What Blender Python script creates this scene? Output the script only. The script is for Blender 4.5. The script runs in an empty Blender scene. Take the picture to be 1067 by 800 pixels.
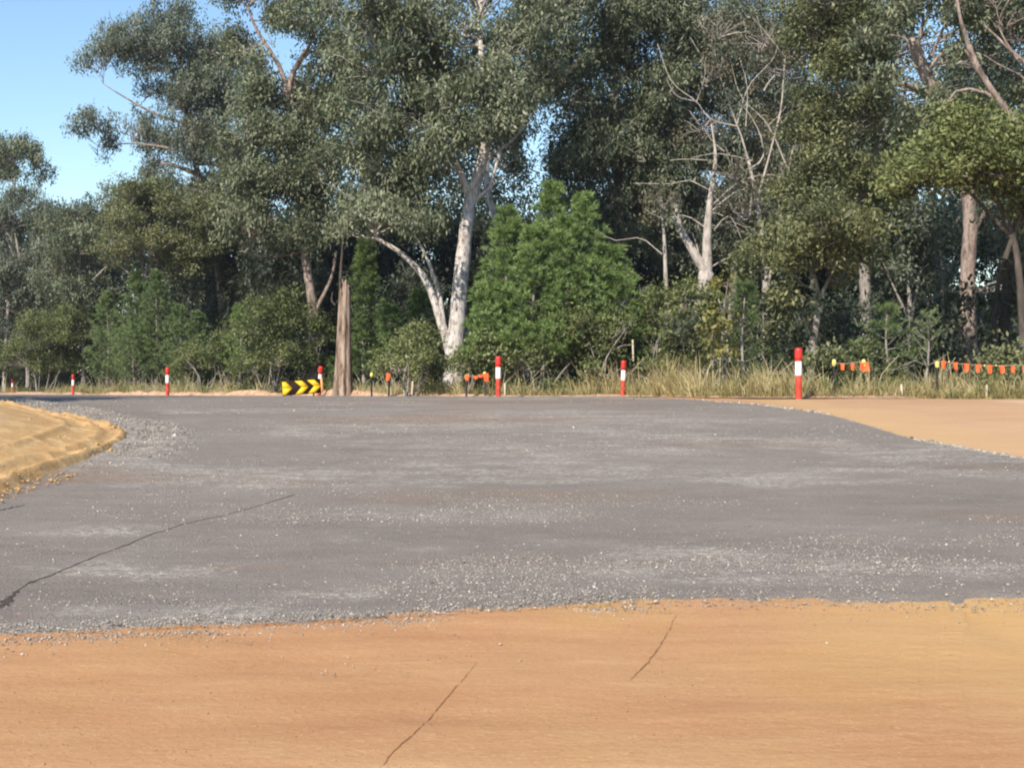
import bpy, math
import numpy as np
from math import radians
rng = np.random.default_rng(11)
F, EYE = 1466.0, 1.55
CX, CY = 533.5, 400.0
scene = bpy.context.scene
COL = scene.collection

# ------------------------------------------------------------------ camera / render
cam_d = bpy.data.cameras.new('camera'); cam = bpy.data.objects.new('camera', cam_d); COL.objects.link(cam)
cam_d.sensor_width = 36; cam_d.lens = F / 1067 * 36; cam_d.clip_end = 6000; cam_d.clip_start = 0.1
cam.location = (0, 0, EYE); cam.rotation_euler = (radians(90), 0, 0)
scene.camera = cam
scene.render.engine = 'CYCLES'
scene.cycles.use_denoising = True
scene.cycles.max_bounces = 6
scene.cycles.diffuse_bounces = 4
scene.cycles.transmission_bounces = 4
scene.cycles.filter_width = 2.1
vs = scene.view_settings
vs.view_transform = 'Standard'; vs.look = 'None'; vs.exposure = EXPOSURE = 0.48; vs.gamma = 1.0

SUN_EL, SUN_AZ = 37.0, -28.0      # azimuth from straight behind the camera (negative: to the left)
a = radians(SUN_AZ); e = radians(SUN_EL)
sun_dir = np.array([math.sin(a) * math.cos(e), -math.cos(a) * math.cos(e), math.sin(e)])   # towards the sun
sd = bpy.data.lights.new('sun', 'SUN'); so = bpy.data.objects.new('sun', sd); COL.objects.link(so)
sd.energy = 5.0; sd.angle = radians(0.53); sd.color = (1.0, 0.91, 0.77)
from mathutils import Vector
so.rotation_euler = Vector(sun_dir).to_track_quat('Z', 'Y').to_euler(); so.location = (-20, -10, 40)
w = bpy.data.worlds.new('World'); scene.world = w; w.use_nodes = True
nt = w.node_tree; bg = nt.nodes['Background']
sky = nt.nodes.new('ShaderNodeTexSky'); sky.sky_type = 'NISHITA'; sky.sun_disc = False
sky.sun_elevation = e; sky.sun_rotation = math.atan2(sun_dir[0], sun_dir[1])
sky.air_density = 1.1; sky.dust_density = 0.1; sky.ozone_density = 1.6; sky.altitude = 50
hs = nt.nodes.new('ShaderNodeHueSaturation'); hs.inputs['Saturation'].default_value = 1.12
nt.links.new(sky.outputs[0], hs.inputs['Color']); nt.links.new(hs.outputs[0], bg.inputs[0]); bg.inputs[1].default_value = 0.135

# ------------------------------------------------------------------ noise
def _h(ix, iy, iz, s):
    n = (ix.astype(np.int64) * 374761393 + iy.astype(np.int64) * 668265263 + iz.astype(np.int64) * 2147483647 + s * 974711) & 0x7fffffff
    n = ((n ^ (n >> 13)) * 1274126177) & 0x7fffffff
    return ((n ^ (n >> 16)) & 0xffff) / 65535.0
def vnoise(x, y, z=0.0, s=0):
    x = np.asarray(x, float); y = np.asarray(y, float); z = np.zeros_like(x) + z
    ix, iy, iz = np.floor(x), np.floor(y), np.floor(z)
    fx, fy, fz = x - ix, y - iy, z - iz
    ux, uy, uz = [f * f * (3 - 2 * f) for f in (fx, fy, fz)]
    ix, iy, iz = ix.astype(np.int64), iy.astype(np.int64), iz.astype(np.int64)
    r = 0
    for dx in (0, 1):
        for dy in (0, 1):
            for dz in (0, 1):
                wgt = (ux if dx else 1 - ux) * (uy if dy else 1 - uy) * (uz if dz else 1 - uz)
                r = r + wgt * _h(ix + dx, iy + dy, iz + dz, s)
    return r
def fbm(x, y, z=0.0, s=0, o=4):
    r, amp, t = 0, 1.0, 0
    for k in range(o):
        r = r + amp * vnoise(np.asarray(x) * 2 ** k, np.asarray(y) * 2 ** k, np.asarray(z) * 2.0 ** k, s + k); t += amp; amp *= .5
    return r / t
def sstep(a_, b_, x):
    t = np.clip((x - a_) / (b_ - a_), 0, 1); return t * t * (3 - 2 * t)

# ------------------------------------------------------------------ terrain
_rk = np.array([(5.7, 802), (8, 690), (9.5, 640), (12, 572), (15, 516), (19, 470), (22, 446), (25, 430), (28, 419.5), (31, 415.4),
                (35, 414.4), (40, 414.0), (47, 413.4), (55, 412.8), (70, 412), (85, 411), (100, 410)])
_zk = EYE - (_rk[:, 1] - CY) * _rk[:, 0] / F
_Y = np.linspace(-60, 400, 9201)
_Z = np.interp(_Y, np.concatenate([[-60, 5], _rk[:, 0], [200, 400]]), np.concatenate([[0, 0], _zk, [0.8, 0.4]]))
_k = np.exp(-0.5 * (np.arange(-50, 51) / 20.0) ** 2); _k /= _k.sum()
_Z = np.convolve(np.pad(_Z, 50, mode='edge'), _k, mode='valid')
def base_z(y): return np.interp(y, _Y, _Z)
MEDGE = -5.40
def mound_d(x, y):
    wob = 0.35 * (fbm(x * .5, y * .5, 0, 5, 3) - .5)
    d1 = (MEDGE + .085 * (np.clip(y, 10, 24) - 15.2) - x) + wob
    d2 = (20.7 + (MEDGE - x) * 1.40 - y) * 0.55 + wob
    hh = np.clip(.5 + .5 * (d2 - d1) / 1.6, 0, 1)
    return d2 * (1 - hh) + d1 * hh - 1.6 * hh * (1 - hh)
def mound_h(x, y):
    d = mound_d(x, y)
    dp = np.maximum(d, 0)
    h = 0.82 * (1 - np.exp(-(dp / 2.5) ** 1.35))
    rid = 0
    for d0, am in ((0.20, .075), (0.56, .065), (0.95, .035)):
        n = fbm(x * 1.6 + d0 * 9, y * .35, 0, 31, 3)
        rid = rid + am * np.exp(-((d - d0 - (n - .5) * .22) / 0.065) ** 2) * (0.1 + 1.5 * n)
    clod = np.maximum(0, fbm(x * 8, y * 5, 0, 77, 3) - .52) * .13 * sstep(1.5, 0.3, d) * sstep(-.1, .2, d)
    return np.where(d > -0.2, h + rid * sstep(-.1, .15, d) + clod, 0), d
def ground_z(x, y):
    z = base_z(np.asarray(y, float)) + 0.012 * (fbm(np.asarray(x) * .45, np.asarray(y) * .45, 0, 3, 3) - .5)
    return z
def full_z(x, y):
    h, d = mound_h(np.asarray(x, float), np.asarray(y, float)); return ground_z(x, y) + h
def gz1(x, y): return float(full_z(np.array([x]), np.array([y]))[0])
_xs = np.array([-200, -90, -45, -24, -13, -7, -0.4, 2.6, 3.2, 4.2, 5.2, 6.3, 15, 22, 60, 200])
_vs = np.array([150, 130, 97, 78.5, 57, 53.2, 41.2, 40.9, 40.4, 36, 33.0, 32.2, 31.2, 30.6, 28, 20])
def verge(x): return np.interp(x, _xs, _vs)
_row_tab_Y = np.linspace(4, 40, 2000); _row_tab = CY + F * (EYE - base_z(_row_tab_Y)) / _row_tab_Y
def YofRow(r): return np.interp(-np.asarray(r, float), -_row_tab, _row_tab_Y)
def PG(px, row):
    Y = float(YofRow(row)); return np.array([(px - CX) * Y / F, Y])
def P(px, row, Y): return np.array([(px - CX) * Y / F, Y, EYE + (CY - row) * Y / F])

# ------------------------------------------------------------------ mesh helpers
def mesh_obj(name, V, Q, mat, parent=None, smooth=False, T=None, attrs=None, origin=None):
    """V (n,3), Q quads (m,4), T optional triangles"""
    V = np.asarray(V, np.float32)
    if origin is not None: V = V - np.asarray(origin, np.float32)
    me = bpy.data.meshes.new(name)
    nq = 0 if Q is None else len(Q); ntr = 0 if T is None else len(T)
    idx = []
    if nq: idx.append(np.asarray(Q, np.int32).ravel())
    if ntr: idx.append(np.asarray(T, np.int32).ravel())
    idx = np.concatenate(idx)
    st = np.concatenate([np.arange(nq) * 4, nq * 4 + np.arange(ntr) * 3]).astype(np.int32)
    me.vertices.add(len(V)); me.vertices.foreach_set('co', V.ravel())
    me.loops.add(len(idx)); me.loops.foreach_set('vertex_index', idx)
    me.polygons.add(nq + ntr); me.polygons.foreach_set('loop_start', st)
    if smooth: me.polygons.foreach_set('use_smooth', np.ones(nq + ntr, bool))
    me.update(calc_edges=True)
    for k, (dom, arr) in (attrs or {}).items():
        at = me.attributes.new(k, 'FLOAT', dom); at.data.foreach_set('value', np.asarray(arr, np.float32))
    o = bpy.data.objects.new(name, me); COL.objects.link(o)
    if isinstance(mat, (list, tuple)):
        for m in mat: me.materials.append(m)
    else: me.materials.append(mat)
    if parent is not None: o.parent = parent
    elif origin is not None: o.location = [float(c) for c in origin]
    return o
class Acc:
    def __init__(s): s.V = []; s.Q = []; s.T = []; s.n = 0; s.A = []
    def add(s, V, Q=None, T=None, a=None):
        V = np.asarray(V, float)
        if Q is not None and len(Q): s.Q.append(np.asarray(Q) + s.n)
        if T is not None and len(T): s.T.append(np.asarray(T) + s.n)
        s.V.append(V); s.n += len(V)
    def build(s, name, mat, parent=None, smooth=True, origin=None, attrs=None):
        return mesh_obj(name, np.concatenate(s.V), np.concatenate(s.Q) if s.Q else None, mat, parent, smooth,
                        np.concatenate(s.T) if s.T else None, attrs, origin)
def resample(pts, n):
    """Catmull-Rom through pts (k,d)"""
    pts = np.asarray(pts, float)
    if len(pts) == 2: return pts[0] + (pts[1] - pts[0]) * np.linspace(0, 1, n)[:, None]
    p = np.vstack([2 * pts[0] - pts[1], pts, 2 * pts[-1] - pts[-2]])
    seg = np.linalg.norm(np.diff(pts[:, :3], axis=0), axis=1); cum = np.concatenate([[0], np.cumsum(seg)]); cum /= cum[-1]
    t = np.linspace(0, 1, n); i = np.clip(np.searchsorted(cum, t, 'right') - 1, 0, len(pts) - 2)
    u = ((t - cum[i]) / np.maximum(cum[i + 1] - cum[i], 1e-9))[:, None]
    a0, a1, a2, a3 = p[i], p[i + 1], p[i + 2], p[i + 3]
    return .5 * (2 * a1 + (a2 - a0) * u + (2 * a0 - 5 * a1 + 4 * a2 - a3) * u ** 2 + (3 * a1 - a0 - 3 * a2 + a3) * u ** 3)
def tube(acc, pts, rad, k=6, rough=0.0, cap=True):
    pts = np.asarray(pts, float); n = len(pts); rad = np.broadcast_to(np.asarray(rad, float), (n,))
    t = np.gradient(pts, axis=0); t /= np.linalg.norm(t, axis=1)[:, None] + 1e-12
    ref = np.array([0.31, .9, .2]) if abs(t[0, 2]) > .6 else np.array([0, 0, 1.0])
    u = np.cross(t, ref); u /= np.linalg.norm(u, axis=1)[:, None] + 1e-12
    v = np.cross(t, u)
    an = np.linspace(0, 2 * np.pi, k, endpoint=False)
    R = rad[:, None] * (1 + rough * rng.normal(0, 1, (n, k)))
    V = pts[:, None] + R[..., None] * (np.cos(an)[None, :, None] * u[:, None] + np.sin(an)[None, :, None] * v[:, None])
    V = V.reshape(-1, 3)
    i = np.arange(n - 1)[:, None] * k; j = np.arange(k)[None]
    j2 = (j + 1) % k
    Q = np.stack([i + j, i + j2, i + k + j2, i + k + j], -1).reshape(-1, 4)
    T = None
    if cap:
        V = np.vstack([V, pts[-1] + t[-1] * rad[-1] * .4]); b = (n - 1) * k
        T = [[b + q, b + (q + 1) % k, n * k] for q in range(k)]
    acc.add(V, Q, T)
def leaf_quads(C, AX, NR, L, W):
    """rhombic blades: centres, axis, rough normal"""
    AX = AX / (np.linalg.norm(AX, axis=1)[:, None] + 1e-9)
    S = np.cross(AX, NR); S /= np.linalg.norm(S, axis=1)[:, None] + 1e-9
    L = np.asarray(L)[:, None]; W = np.asarray(W)[:, None]
    V = np.stack([C - AX * L * .5, C + S * W * .5 - AX * L * .06, C + AX * L * .5, C - S * W * .5 - AX * L * .06], 1).reshape(-1, 3)
    n = len(C)
    return V, np.arange(n * 4).reshape(n, 4)
def unit(n):
    v = rng.normal(size=(n, 3)); return v / np.linalg.norm(v, axis=1)[:, None]

# ------------------------------------------------------------------ materials
def new_mat(name):
    m = bpy.data.materials.new(name); m.use_nodes = True
    t = m.node_tree; t.nodes.clear()
    out = t.nodes.new('ShaderNodeOutputMaterial')
    return m, t, out
class G:
    def __init__(s, t): s.t = t
    def n(s, typ, **kw):
        nd = s.t.nodes.new('ShaderNode' + typ)
        for k, v in kw.items():
            if k.startswith('i_'):
                key = k[2:]; key = int(key) if key.isdigit() else key.replace('_', ' ')
                nd.inputs[key].default_value = v
            else: setattr(nd, k, v)
        return nd
    def l(s, a_, b_): s.t.links.new(a_, b_)
    def noise(s, vec, scale, detail=4, rough=.55, dim='3D'):
        nd = s.n('TexNoise', i_Scale=scale, i_Detail=detail, i_Roughness=rough)
        if vec is not None: s.l(vec, nd.inputs['Vector'])
        return nd.outputs['Fac']
    def ramp(s, fac, stops):
        r = s.n('ValToRGB'); cr = r.color_ramp
        while len(cr.elements) < len(stops): cr.elements.new(.5)
        for el, (p, c) in zip(cr.elements, stops):
            el.position = p; el.color = (*c, 1) if len(c) == 3 else c
        s.l(fac, r.inputs[0]); return r.outputs[0]
    def mix(s, fac, a_, b_, mode='MIX'):
        m = s.n('Mix', data_type='RGBA', blend_type=mode)
        if hasattr(fac, 'links'): s.l(fac, m.inputs[0])
        else: m.inputs[0].default_value = fac
        for v, k in ((a_, 6), (b_, 7)):
            if hasattr(v, 'links'): s.l(v, m.inputs[k])
            else: m.inputs[k].default_value = (*v, 1)
        return m.outputs[2]
    def math(s, op, a_, b_=None, clamp=False):
        m = s.n('Math', operation=op, use_clamp=clamp)
        for v, k in ((a_, 0), (b_, 1)):
            if v is None: continue
            if hasattr(v, 'links'): s.l(v, m.inputs[k])
            else: m.inputs[k].default_value = v
        return m.outputs[0]
    def rng_(s, fac, a_, b_, c=0., d=1.):
        m = s.n('MapRange', i_1=a_, i_2=b_, i_3=c, i_4=d); m.interpolation_type = 'SMOOTHSTEP'
        s.l(fac, m.inputs[0]); return m.outputs[0]
    def pos(s, scale=(1, 1, 1)):
        g = s.n('NewGeometry'); mp = s.n('Mapping'); mp.inputs['Scale'].default_value = scale
        s.l(g.outputs['Position'], mp.inputs['Vector']); return mp.outputs[0]
    def attr(s, name):
        a_ = s.n('Attribute', attribute_name=name); return a_.outputs['Fac']
    def bsdf(s, col, rough=.9, spec=.2, bump=None, bstr=.3, bdist=.02):
        b = s.n('BsdfPrincipled'); b.inputs['Roughness'].default_value = rough if not hasattr(rough, 'links') else .5
        b.inputs['Specular IOR Level'].default_value = spec
        if hasattr(col, 'links'): s.l(col, b.inputs['Base Color'])
        else: b.inputs['Base Color'].default_value = (*col, 1)
        if bump is not None:
            bn = s.n('Bump', i_Strength=bstr, i_Distance=bdist); s.l(bump, bn.inputs['Height']); s.l(bn.outputs[0], b.inputs['Normal'])
        return b
def leaf_mat(name, stops, transl=.28, rough=.5, spec=.35):
    m, t, out = new_mat(name); g = G(t)
    col = g.ramp(g.attr('tint'), stops)
    b = g.bsdf(col, rough, spec)
    tr = g.n('BsdfTranslucent'); g.l(g.mix(.35, col, (.2, .26, .03), 'MIX'), tr.inputs[0])
    mx = g.n('MixShader'); mx.inputs[0].default_value = transl
    g.l(b.outputs[0], mx.inputs[1]); g.l(tr.outputs[0], mx.inputs[2]); g.l(mx.outputs[0], out.inputs[0])
    return m
def bark_mat(name, stops, sc=3.0, stretch=.25, bump=.5):
    m, t, out = new_mat(name); g = G(t)
    p = g.pos((sc, sc, sc * stretch))
    n1 = g.noise(p, 1.6, 6, .62); n2 = g.noise(p, 7, 4, .6)
    f = g.math('ADD', g.math('MULTIPLY', n1, .65), g.math('MULTIPLY', n2, .35))
    b = g.bsdf(g.ramp(f, stops), .85, .2, n2, bump, .03)
    g.l(b.outputs[0], out.inputs[0]); return m
def plain(name, col, rough=.5, spec=.4, var=.12, sc=6):
    m, t, out = new_mat(name); g = G(t)
    n = g.noise(g.pos(), sc, 4, .6)
    c = g.mix(g.rng_(n, .35, .7), tuple(x * (1 - var) for x in col), tuple(min(1, x * (1 + var)) for x in col))
    b = g.bsdf(c, rough, spec); g.l(b.outputs[0], out.inputs[0]); return m

M = {}
M['gum'] = leaf_mat('gum_leaf', [(0, (.056, .072, .044)), (.5, (.148, .170, .100)), (1, (.305, .32, .205))])
M['gum_grey'] = leaf_mat('grey_gum_leaf', [(0, (.062, .080, .060)), (.5, (.152, .175, .125)), (1, (.285, .305, .225))])
M['olive'] = leaf_mat('olive_leaf', [(0, (.066, .078, .036)), (.5, (.160, .172, .078)), (1, (.295, .295, .14))])
M['lime'] = leaf_mat('lime_leaf', [(0, (.075, .092, .036)), (.5, (.155, .178, .062)), (1, (.26, .275, .11))])
M['brown'] = leaf_mat('dry_leaf', [(0, (.075, .070, .046)), (.5, (.15, .138, .088)), (1, (.23, .205, .135))])
M['pine'] = leaf_mat('pine_needle', [(0, (.085, .128, .044)), (.5, (.185, .275, .088)), (1, (.31, .41, .15))], .34)
M['casuarina'] = leaf_mat('casuarina_needle', [(0, (.075, .112, .045)), (.5, (.165, .235, .092)), (1, (.27, .34, .145))], .34)
M['shrub'] = leaf_mat('shrub_leaf', [(0, (.060, .078, .030)), (.5, (.140, .165, .062)), (1, (.26, .275, .115))])
M['yellow'] = leaf_mat('yellow_leaf', [(0, (.10, .10, .024)), (.5, (.17, .165, .04)), (1, (.25, .22, .06))])
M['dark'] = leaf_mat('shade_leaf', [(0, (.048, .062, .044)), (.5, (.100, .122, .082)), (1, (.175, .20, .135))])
M['deep'] = leaf_mat('painted_shade_leaf', [(0, (.016, .022, .016)), (.5, (.034, .044, .030)), (1, (.075, .088, .055))])  # shade between the trees painted in as a darker leaf colour
M['grass'] = leaf_mat('straw_blade', [(0, (.20, .19, .075)), (.35, (.40, .335, .165)), (.75, (.56, .455, .255)), (1, (.66, .55, .34))], .25, .6, .2)
M['bark_white'] = bark_mat('white_gum_bark', [(.36, (.075, .065, .06)), (.44, (.30, .26, .235)), (.52, (.52, .48, .45)), (.75, (.66, .62, .58))], 4.5, .45)
M['bark_pink'] = bark_mat('pink_gum_bark', [(.36, (.05, .040, .034)), (.47, (.20, .152, .13)), (.57, (.33, .262, .225)), (.72, (.42, .35, .31))], 4, .35)
M['bark_bleached'] = bark_mat('bleached_dead_wood', [(.34, (.12, .10, .09)), (.45, (.32, .28, .25)), (.56, (.45, .405, .37)), (.75, (.54, .50, .46))], 5, .4)
M['bark_grey'] = bark_mat('grey_bark', [(.32, (.055, .047, .042)), (.46, (.22, .19, .17)), (.68, (.42, .385, .35))])
M['bark_dark'] = bark_mat('dark_bark', [(.30, (.03, .026, .023)), (.5, (.075, .062, .054)), (.72, (.15, .125, .11))])
M['bark_stump'] = bark_mat('weathered_stump_wood', [(.38, (.05, .034, .026)), (.46, (.20, .135, .10)), (.54, (.36, .275, .22)), (.75, (.50, .42, .35))], 5, .10, 1.0)

def mat_ground():
    m, t, out = new_mat('leaf_litter_earth'); g = G(t); p = g.pos()
    n = g.noise(p, .7, 6, .6); n2 = g.noise(p, 14, 5, .65)
    c = g.ramp(g.math('ADD', g.math('MULTIPLY', n, .5), g.math('MULTIPLY', n2, .5)), [(.33, (.05, .038, .026)), (.5, (.115, .085, .052)), (.68, (.21, .16, .095))])
    b = g.bsdf(c, .95, .1, n2, .8, .05); g.l(b.outputs[0], out.inputs[0]); return m
def dirt_nodes(g):
    p = g.pos(); ps = g.pos((.35, 1.0, 1))
    big = g.noise(ps, .32, 5, .55); mid = g.noise(g.pos((.5, 1.6, 1)), 1.7, 6, .62); fine = g.noise(p, 26, 5, .7)
    f = g.math('ADD', g.math('MULTIPLY', big, .6), g.math('MULTIPLY', mid, .4))
    c = g.ramp(f, [(.30, (.355, .172, .083)), (.46, (.445, .236, .116)), (.60, (.495, .282, .142)), (.74, (.54, .338, .180))])
    c = g.mix(g.rng_(fine, .58, .8, 0, .35), c, (.30, .14, .07))
    c = g.mix(g.rng_(mid, .60, .75, 0, .35), c, (.60, .385, .19))
    st = g.noise(g.pos((.45, 1.0, 1)), 11, 6, .72)
    c = g.mix(g.rng_(st, .56, .74, 0, .22), c, (.64, .42, .23)); c = g.mix(g.rng_(st, .44, .30, 0, .3), c, (.37, .165, .075))
    yel = g.rng_(g.noise(g.pos((1, .5, 1)), .28, 3, .5), .50, .64, 0, .55); c = g.mix(yel, c, (.50, .305, .110))
    sp = g.rng_(g.noise(g.pos((.8, 1.3, 1)), 48, 3, .7), .58, .70, 0, .55); c = g.mix(sp, c, (.24, .115, .05))
    sp2 = g.rng_(g.noise(g.pos((.7, 1.4, 1)), 40, 3, .7), .42, .32, 0, .45); c = g.mix(sp2, c, (.66, .45, .24))
    c = g.mix(g.attr('sandy'), c, (.58, .43, .30)); c = g.mix(g.attr('golden'), c, (.54, .345, .140))
    h = g.math('ADD', g.math('ADD', g.math('MULTIPLY', mid, .8), g.math('MULTIPLY', fine, .35)), g.math('MULTIPLY', st, .5))
    return c, h
def mat_dirt():
    m, t, out = new_mat('orange_dirt'); g = G(t); c, h = dirt_nodes(g)
    b = g.bsdf(c, .95, .08, h, .55, .035); g.l(b.outputs[0], out.inputs[0]); return m
def mat_mound():
    m, t, out = new_mat('loose_orange_earth'); g = G(t); c, h = dirt_nodes(g)
    p = g.pos()
    c = g.mix(g.rng_(g.attr('crest'), .25, .9), g.mix(g.rng_(g.noise(p, 3.5, 5, .7), .45, .65), (.49, .30, .135), (.60, .405, .205)), (.49, .36, .235))
    b = g.bsdf(c, .95, .08, g.math('ADD', g.noise(p, 11, 6, .75), g.math('MULTIPLY', g.noise(p, 38, 4, .7), .5)), .55, .05); g.l(b.outputs[0], out.inputs[0]); return m
def mat_road():
    m, t, out = new_mat('compacted_gravel'); g = G(t)
    p = g.pos(); pale = g.attr('pale')
    big = g.noise(g.pos((.5, .8, 1)), .55, 7, .68); mid = g.noise(g.pos((.45, 1.2, 1)), 2.4, 6, .65); fine = g.noise(p, 45, 4, .75)
    f = g.math('ADD', g.math('MULTIPLY', big, .55), g.math('MULTIPLY', mid, .45))
    c = g.ramp(f, [(.32, (.200, .166, .139)), (.5, (.268, .225, .191)), (.66, (.335, .286, .247))])
    c = g.mix(g.rng_(fine, .35, .68, .0, .55), c, (.27, .235, .205))
    c = g.mix(g.rng_(fine, .50, .30, .0, .5), c, (.095, .083, .078))
    v = g.n('TexVoronoi', i_Scale=30.0); g.l(p, v.inputs['Vector'])
    sp = g.math('MULTIPLY', g.rng_(v.outputs['Distance'], .30, .16), g.rng_(g.noise(g.pos((.5, 1, 1)), 1.1, 5, .65), .47, .68))
    c = g.mix(g.math('MULTIPLY', sp, .8), c, (.46, .43, .39))
    flk = g.math('MULTIPLY', g.rng_(g.noise(g.pos((.6, 1.0, 1)), 22, 6, .85), .46, .58), g.rng_(g.noise(g.pos((.4, 1, 1)), 3.2, 4, .7), .38, .60, .12, 1.))
    c = g.mix(g.math('MULTIPLY', pale, flk), c, (.60, .54, .465))
    c = g.mix(g.math('MULTIPLY', g.rng_(g.noise(g.pos((.5, 1, 1)), 30, 4, .8), .56, .70), g.rng_(g.noise(g.pos((.3, 1, 1)), .9, 5, .7), .42, .60, .1, .75)), c, (.46, .41, .36))
    rust = g.rng_(g.noise(g.pos((.35, 1, 1)), .42, 4, .6), .55, .70, 0, .6)
    c = g.mix(rust, c, (.275, .185, .128))
    h = g.math('ADD', g.math('MULTIPLY', mid, .8), g.math('MULTIPLY', fine, .5))
    h = g.math('ADD', h, g.math('MULTIPLY', sp, .6))
    b = g.bsdf(c, .9, .15, h, 1.0, .05); g.l(b.outputs[0], out.inputs[0]); return m
M['ground'] = mat_ground(); M['dirt'] = mat_dirt(); M['mound'] = mat_mound(); M['road'] = mat_road()
def mat_stone():
    m, t, out = new_mat('pale_stone'); g = G(t)
    c = g.ramp(g.attr('tint'), [(0, (.13, .115, .10)), (.5, (.31, .275, .24)), (1, (.58, .52, .45))])
    b = g.bsdf(c, .85, .25); g.l(b.outputs[0], out.inputs[0]); return m
M['stone'] = mat_stone()
M['clod'] = plain('pink_dirt_clods', (.50, .32, .21), .95, .1, .3, 5)
M['crack'] = plain('dark_damp_fines', (.080, .066, .056), .95, .1, .3, 20)
M['scratch'] = plain('scraped_dark_dirt', (.34, .175, .085), .95, .1, .3, 20)
M['track'] = plain('rolled_dirt', (.47, .262, .140), .95, .1, .2, 12)
M['red'] = plain('faded_red_plastic', (.56, .065, .038), .6, .3, .30, 6)
M['red_dark'] = plain('red_plastic_cap', (.50, .030, .022), .4, .4, .1, 8)
M['white'] = plain('white_reflective_tape', (.80, .80, .80), .35, .4, .04, 10)
M['rubber'] = plain('black_rubber', (.03, .03, .03), .8, .3, .2, 10)
M['yellow_sign'] = plain('yellow_sheeting', (.80, .50, .015), .35, .4, .08, 5)
M['black_sign'] = plain('black_sheeting', (.022, .012, .009), .8, .1, .2, 5)
M['orange_tape'] = plain('orange_flag_plastic', (.85, .13, .035), .5, .3, .1, 9)
M['orange_end'] = plain('orange_end_strip', (.75, .33, .13), .5, .3, .1, 9)
M['yellow_cap'] = plain('yellow_cap_plastic', (.70, .58, .17), .45, .4, .08, 9)
M['picket'] = plain('black_steel_picket', (.025, .024, .024), .6, .4, .3, 9)
M['peg'] = plain('pale_timber_peg', (.50, .43, .31), .8, .2, .15, 14)

# ------------------------------------------------------------------ object helpers
def tag(o, label=None, cat=None, group=None, kind=None):
    if label: o['label'] = label
    if cat: o['category'] = cat
    if group: o['group'] = group
    if kind: o['kind'] = kind
    return o
def empty(name, loc, label, cat, group=None):
    o = bpy.data.objects.new(name, None); COL.objects.link(o); o.location = [float(c) for c in loc]; o.empty_display_size = .3
    return tag(o, label, cat, group)
def grid_mesh(name, X, Yg, Z, mat, attrs=None, smooth=True, kind='structure'):
    nr, nc = X.shape
    V = np.stack([X, Yg, Z], -1).reshape(-1, 3)
    i = np.arange(nr - 1)[:, None] * nc; j = np.arange(nc - 1)[None]
    Q = np.stack([i + j, i + j + 1, i + nc + j + 1, i + nc + j], -1).reshape(-1, 4)
    at = {k: ('POINT', v.ravel()) for k, v in (attrs or {}).items()}
    o = mesh_obj(name, V, Q, mat, None, smooth, None, at)
    if kind: o['kind'] = kind
    return o
def nonuni(segs):
    out = []
    for a_, b_, st in segs: out.append(np.arange(a_, b_, st))
    out.append([segs[-1][1]]); return np.concatenate(out)

# ------------------------------------------------------------------ ground sheets
gx = nonuni([(-3000, -300, 300), (-300, -60, 8), (-60, 60, 1.0), (60, 300, 8), (300, 3000, 300)])
gy = nonuni([(-3000, -300, 300), (-300, -40, 10), (-40, 130, 1.0), (130, 400, 10), (400, 5000, 400)])
X, Yg = np.meshgrid(gx, gy)
grid_mesh('ground', X, Yg, base_z(Yg) - .06, M['ground'])

dx_ = nonuni([(-70, -14, .8), (-14, 14, .10), (14, 60, .8)])
t_ = np.linspace(0, 1, 420)
X = np.broadcast_to(dx_, (420, len(dx_)))
y0, y1 = -40.0, verge(dx_) + 1.2 + .5 * (fbm(dx_ * .8, dx_ * 0, 0, 8, 3) - .5)
# dense rows in the near foreground
tt = np.interp(t_, [0, .06, .45, 1], [0, .42, .60, 1])
Yg = y0 + (y1 - y0)[None] * tt[:, None]
rough = .03 * (fbm(X * .9, Yg * 1.5, 0, 12, 4) - .5) + .02 * (fbm(X * .35, Yg * .5, 0, 13, 2) - .5)
track_x = 3.05
Z = ground_z(X, Yg) + rough
Z = Z - .018 * (np.exp(-((X - track_x - .03 * (Yg - 8)) / .16) ** 2)) * sstep(10.5, 9.2, Yg)
sandy = .75 * sstep(9.2, 10.6, X) * sstep(25.5, 27, Yg + .8 * fbm(X * .6, Yg * .6, 0, 14, 3)) * sstep(30.6, 29.4, Yg)
sandy = np.maximum(sandy, .30 * sstep(15, 19, Yg) * sstep(4, 6, X))
golden = .6 * sstep(1.6, 3.4, X + 1.2 * (fbm(X * .5, Yg * .5, 0, 15, 3) - .5)) * sstep(13, 11, Yg)
grid_mesh('dirt_ground', X, Yg, Z, M['dirt'], {'sandy': np.clip(sandy, 0, 1), 'golden': np.clip(golden, 0, 1)})

# road
near_px = np.array([(-400, 672), (0, 667), (130, 661), (270, 655), (400, 648), (540, 640), (700, 632), (860, 630), (950, 634), (1067, 628), (1500, 622)])
NP = np.array([PG(*q) for q in near_px])
NP = np.vstack([[-60, NP[0, 1] - 3], NP, [45, NP[-1, 1] + 1.5]])
far_r = np.array([PG(*q) for q in [(745, 419), (800, 423.5), (860, 432), (950, 458), (1067, 479)]])
FX = np.concatenate([[-60, -45, -24, -13, -7, -.4, 1.6, 2.3, 3.0, 3.5], far_r[:, 0] , [7.4, 9.5, 14, 45]])
FY = np.concatenate([verge(np.array([-60, -45, -24, -13, -7, -.4, 1.6])) - .7, [37.5, 33.5, 31], far_r[:, 1], [16.2, 14.6, 13.4, 12.8]])
order = np.argsort(FX); FX = FX[order]; FY = FY[order]
rx = nonuni([(-60, -14, .6), (-14, 12, .05), (12, 45, .5)])
def road_near(x): return np.interp(x, NP[:, 0], NP[:, 1]) + .22 * (fbm(x * 1.4, x * 0, 0, 21, 4) - .5)
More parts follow.
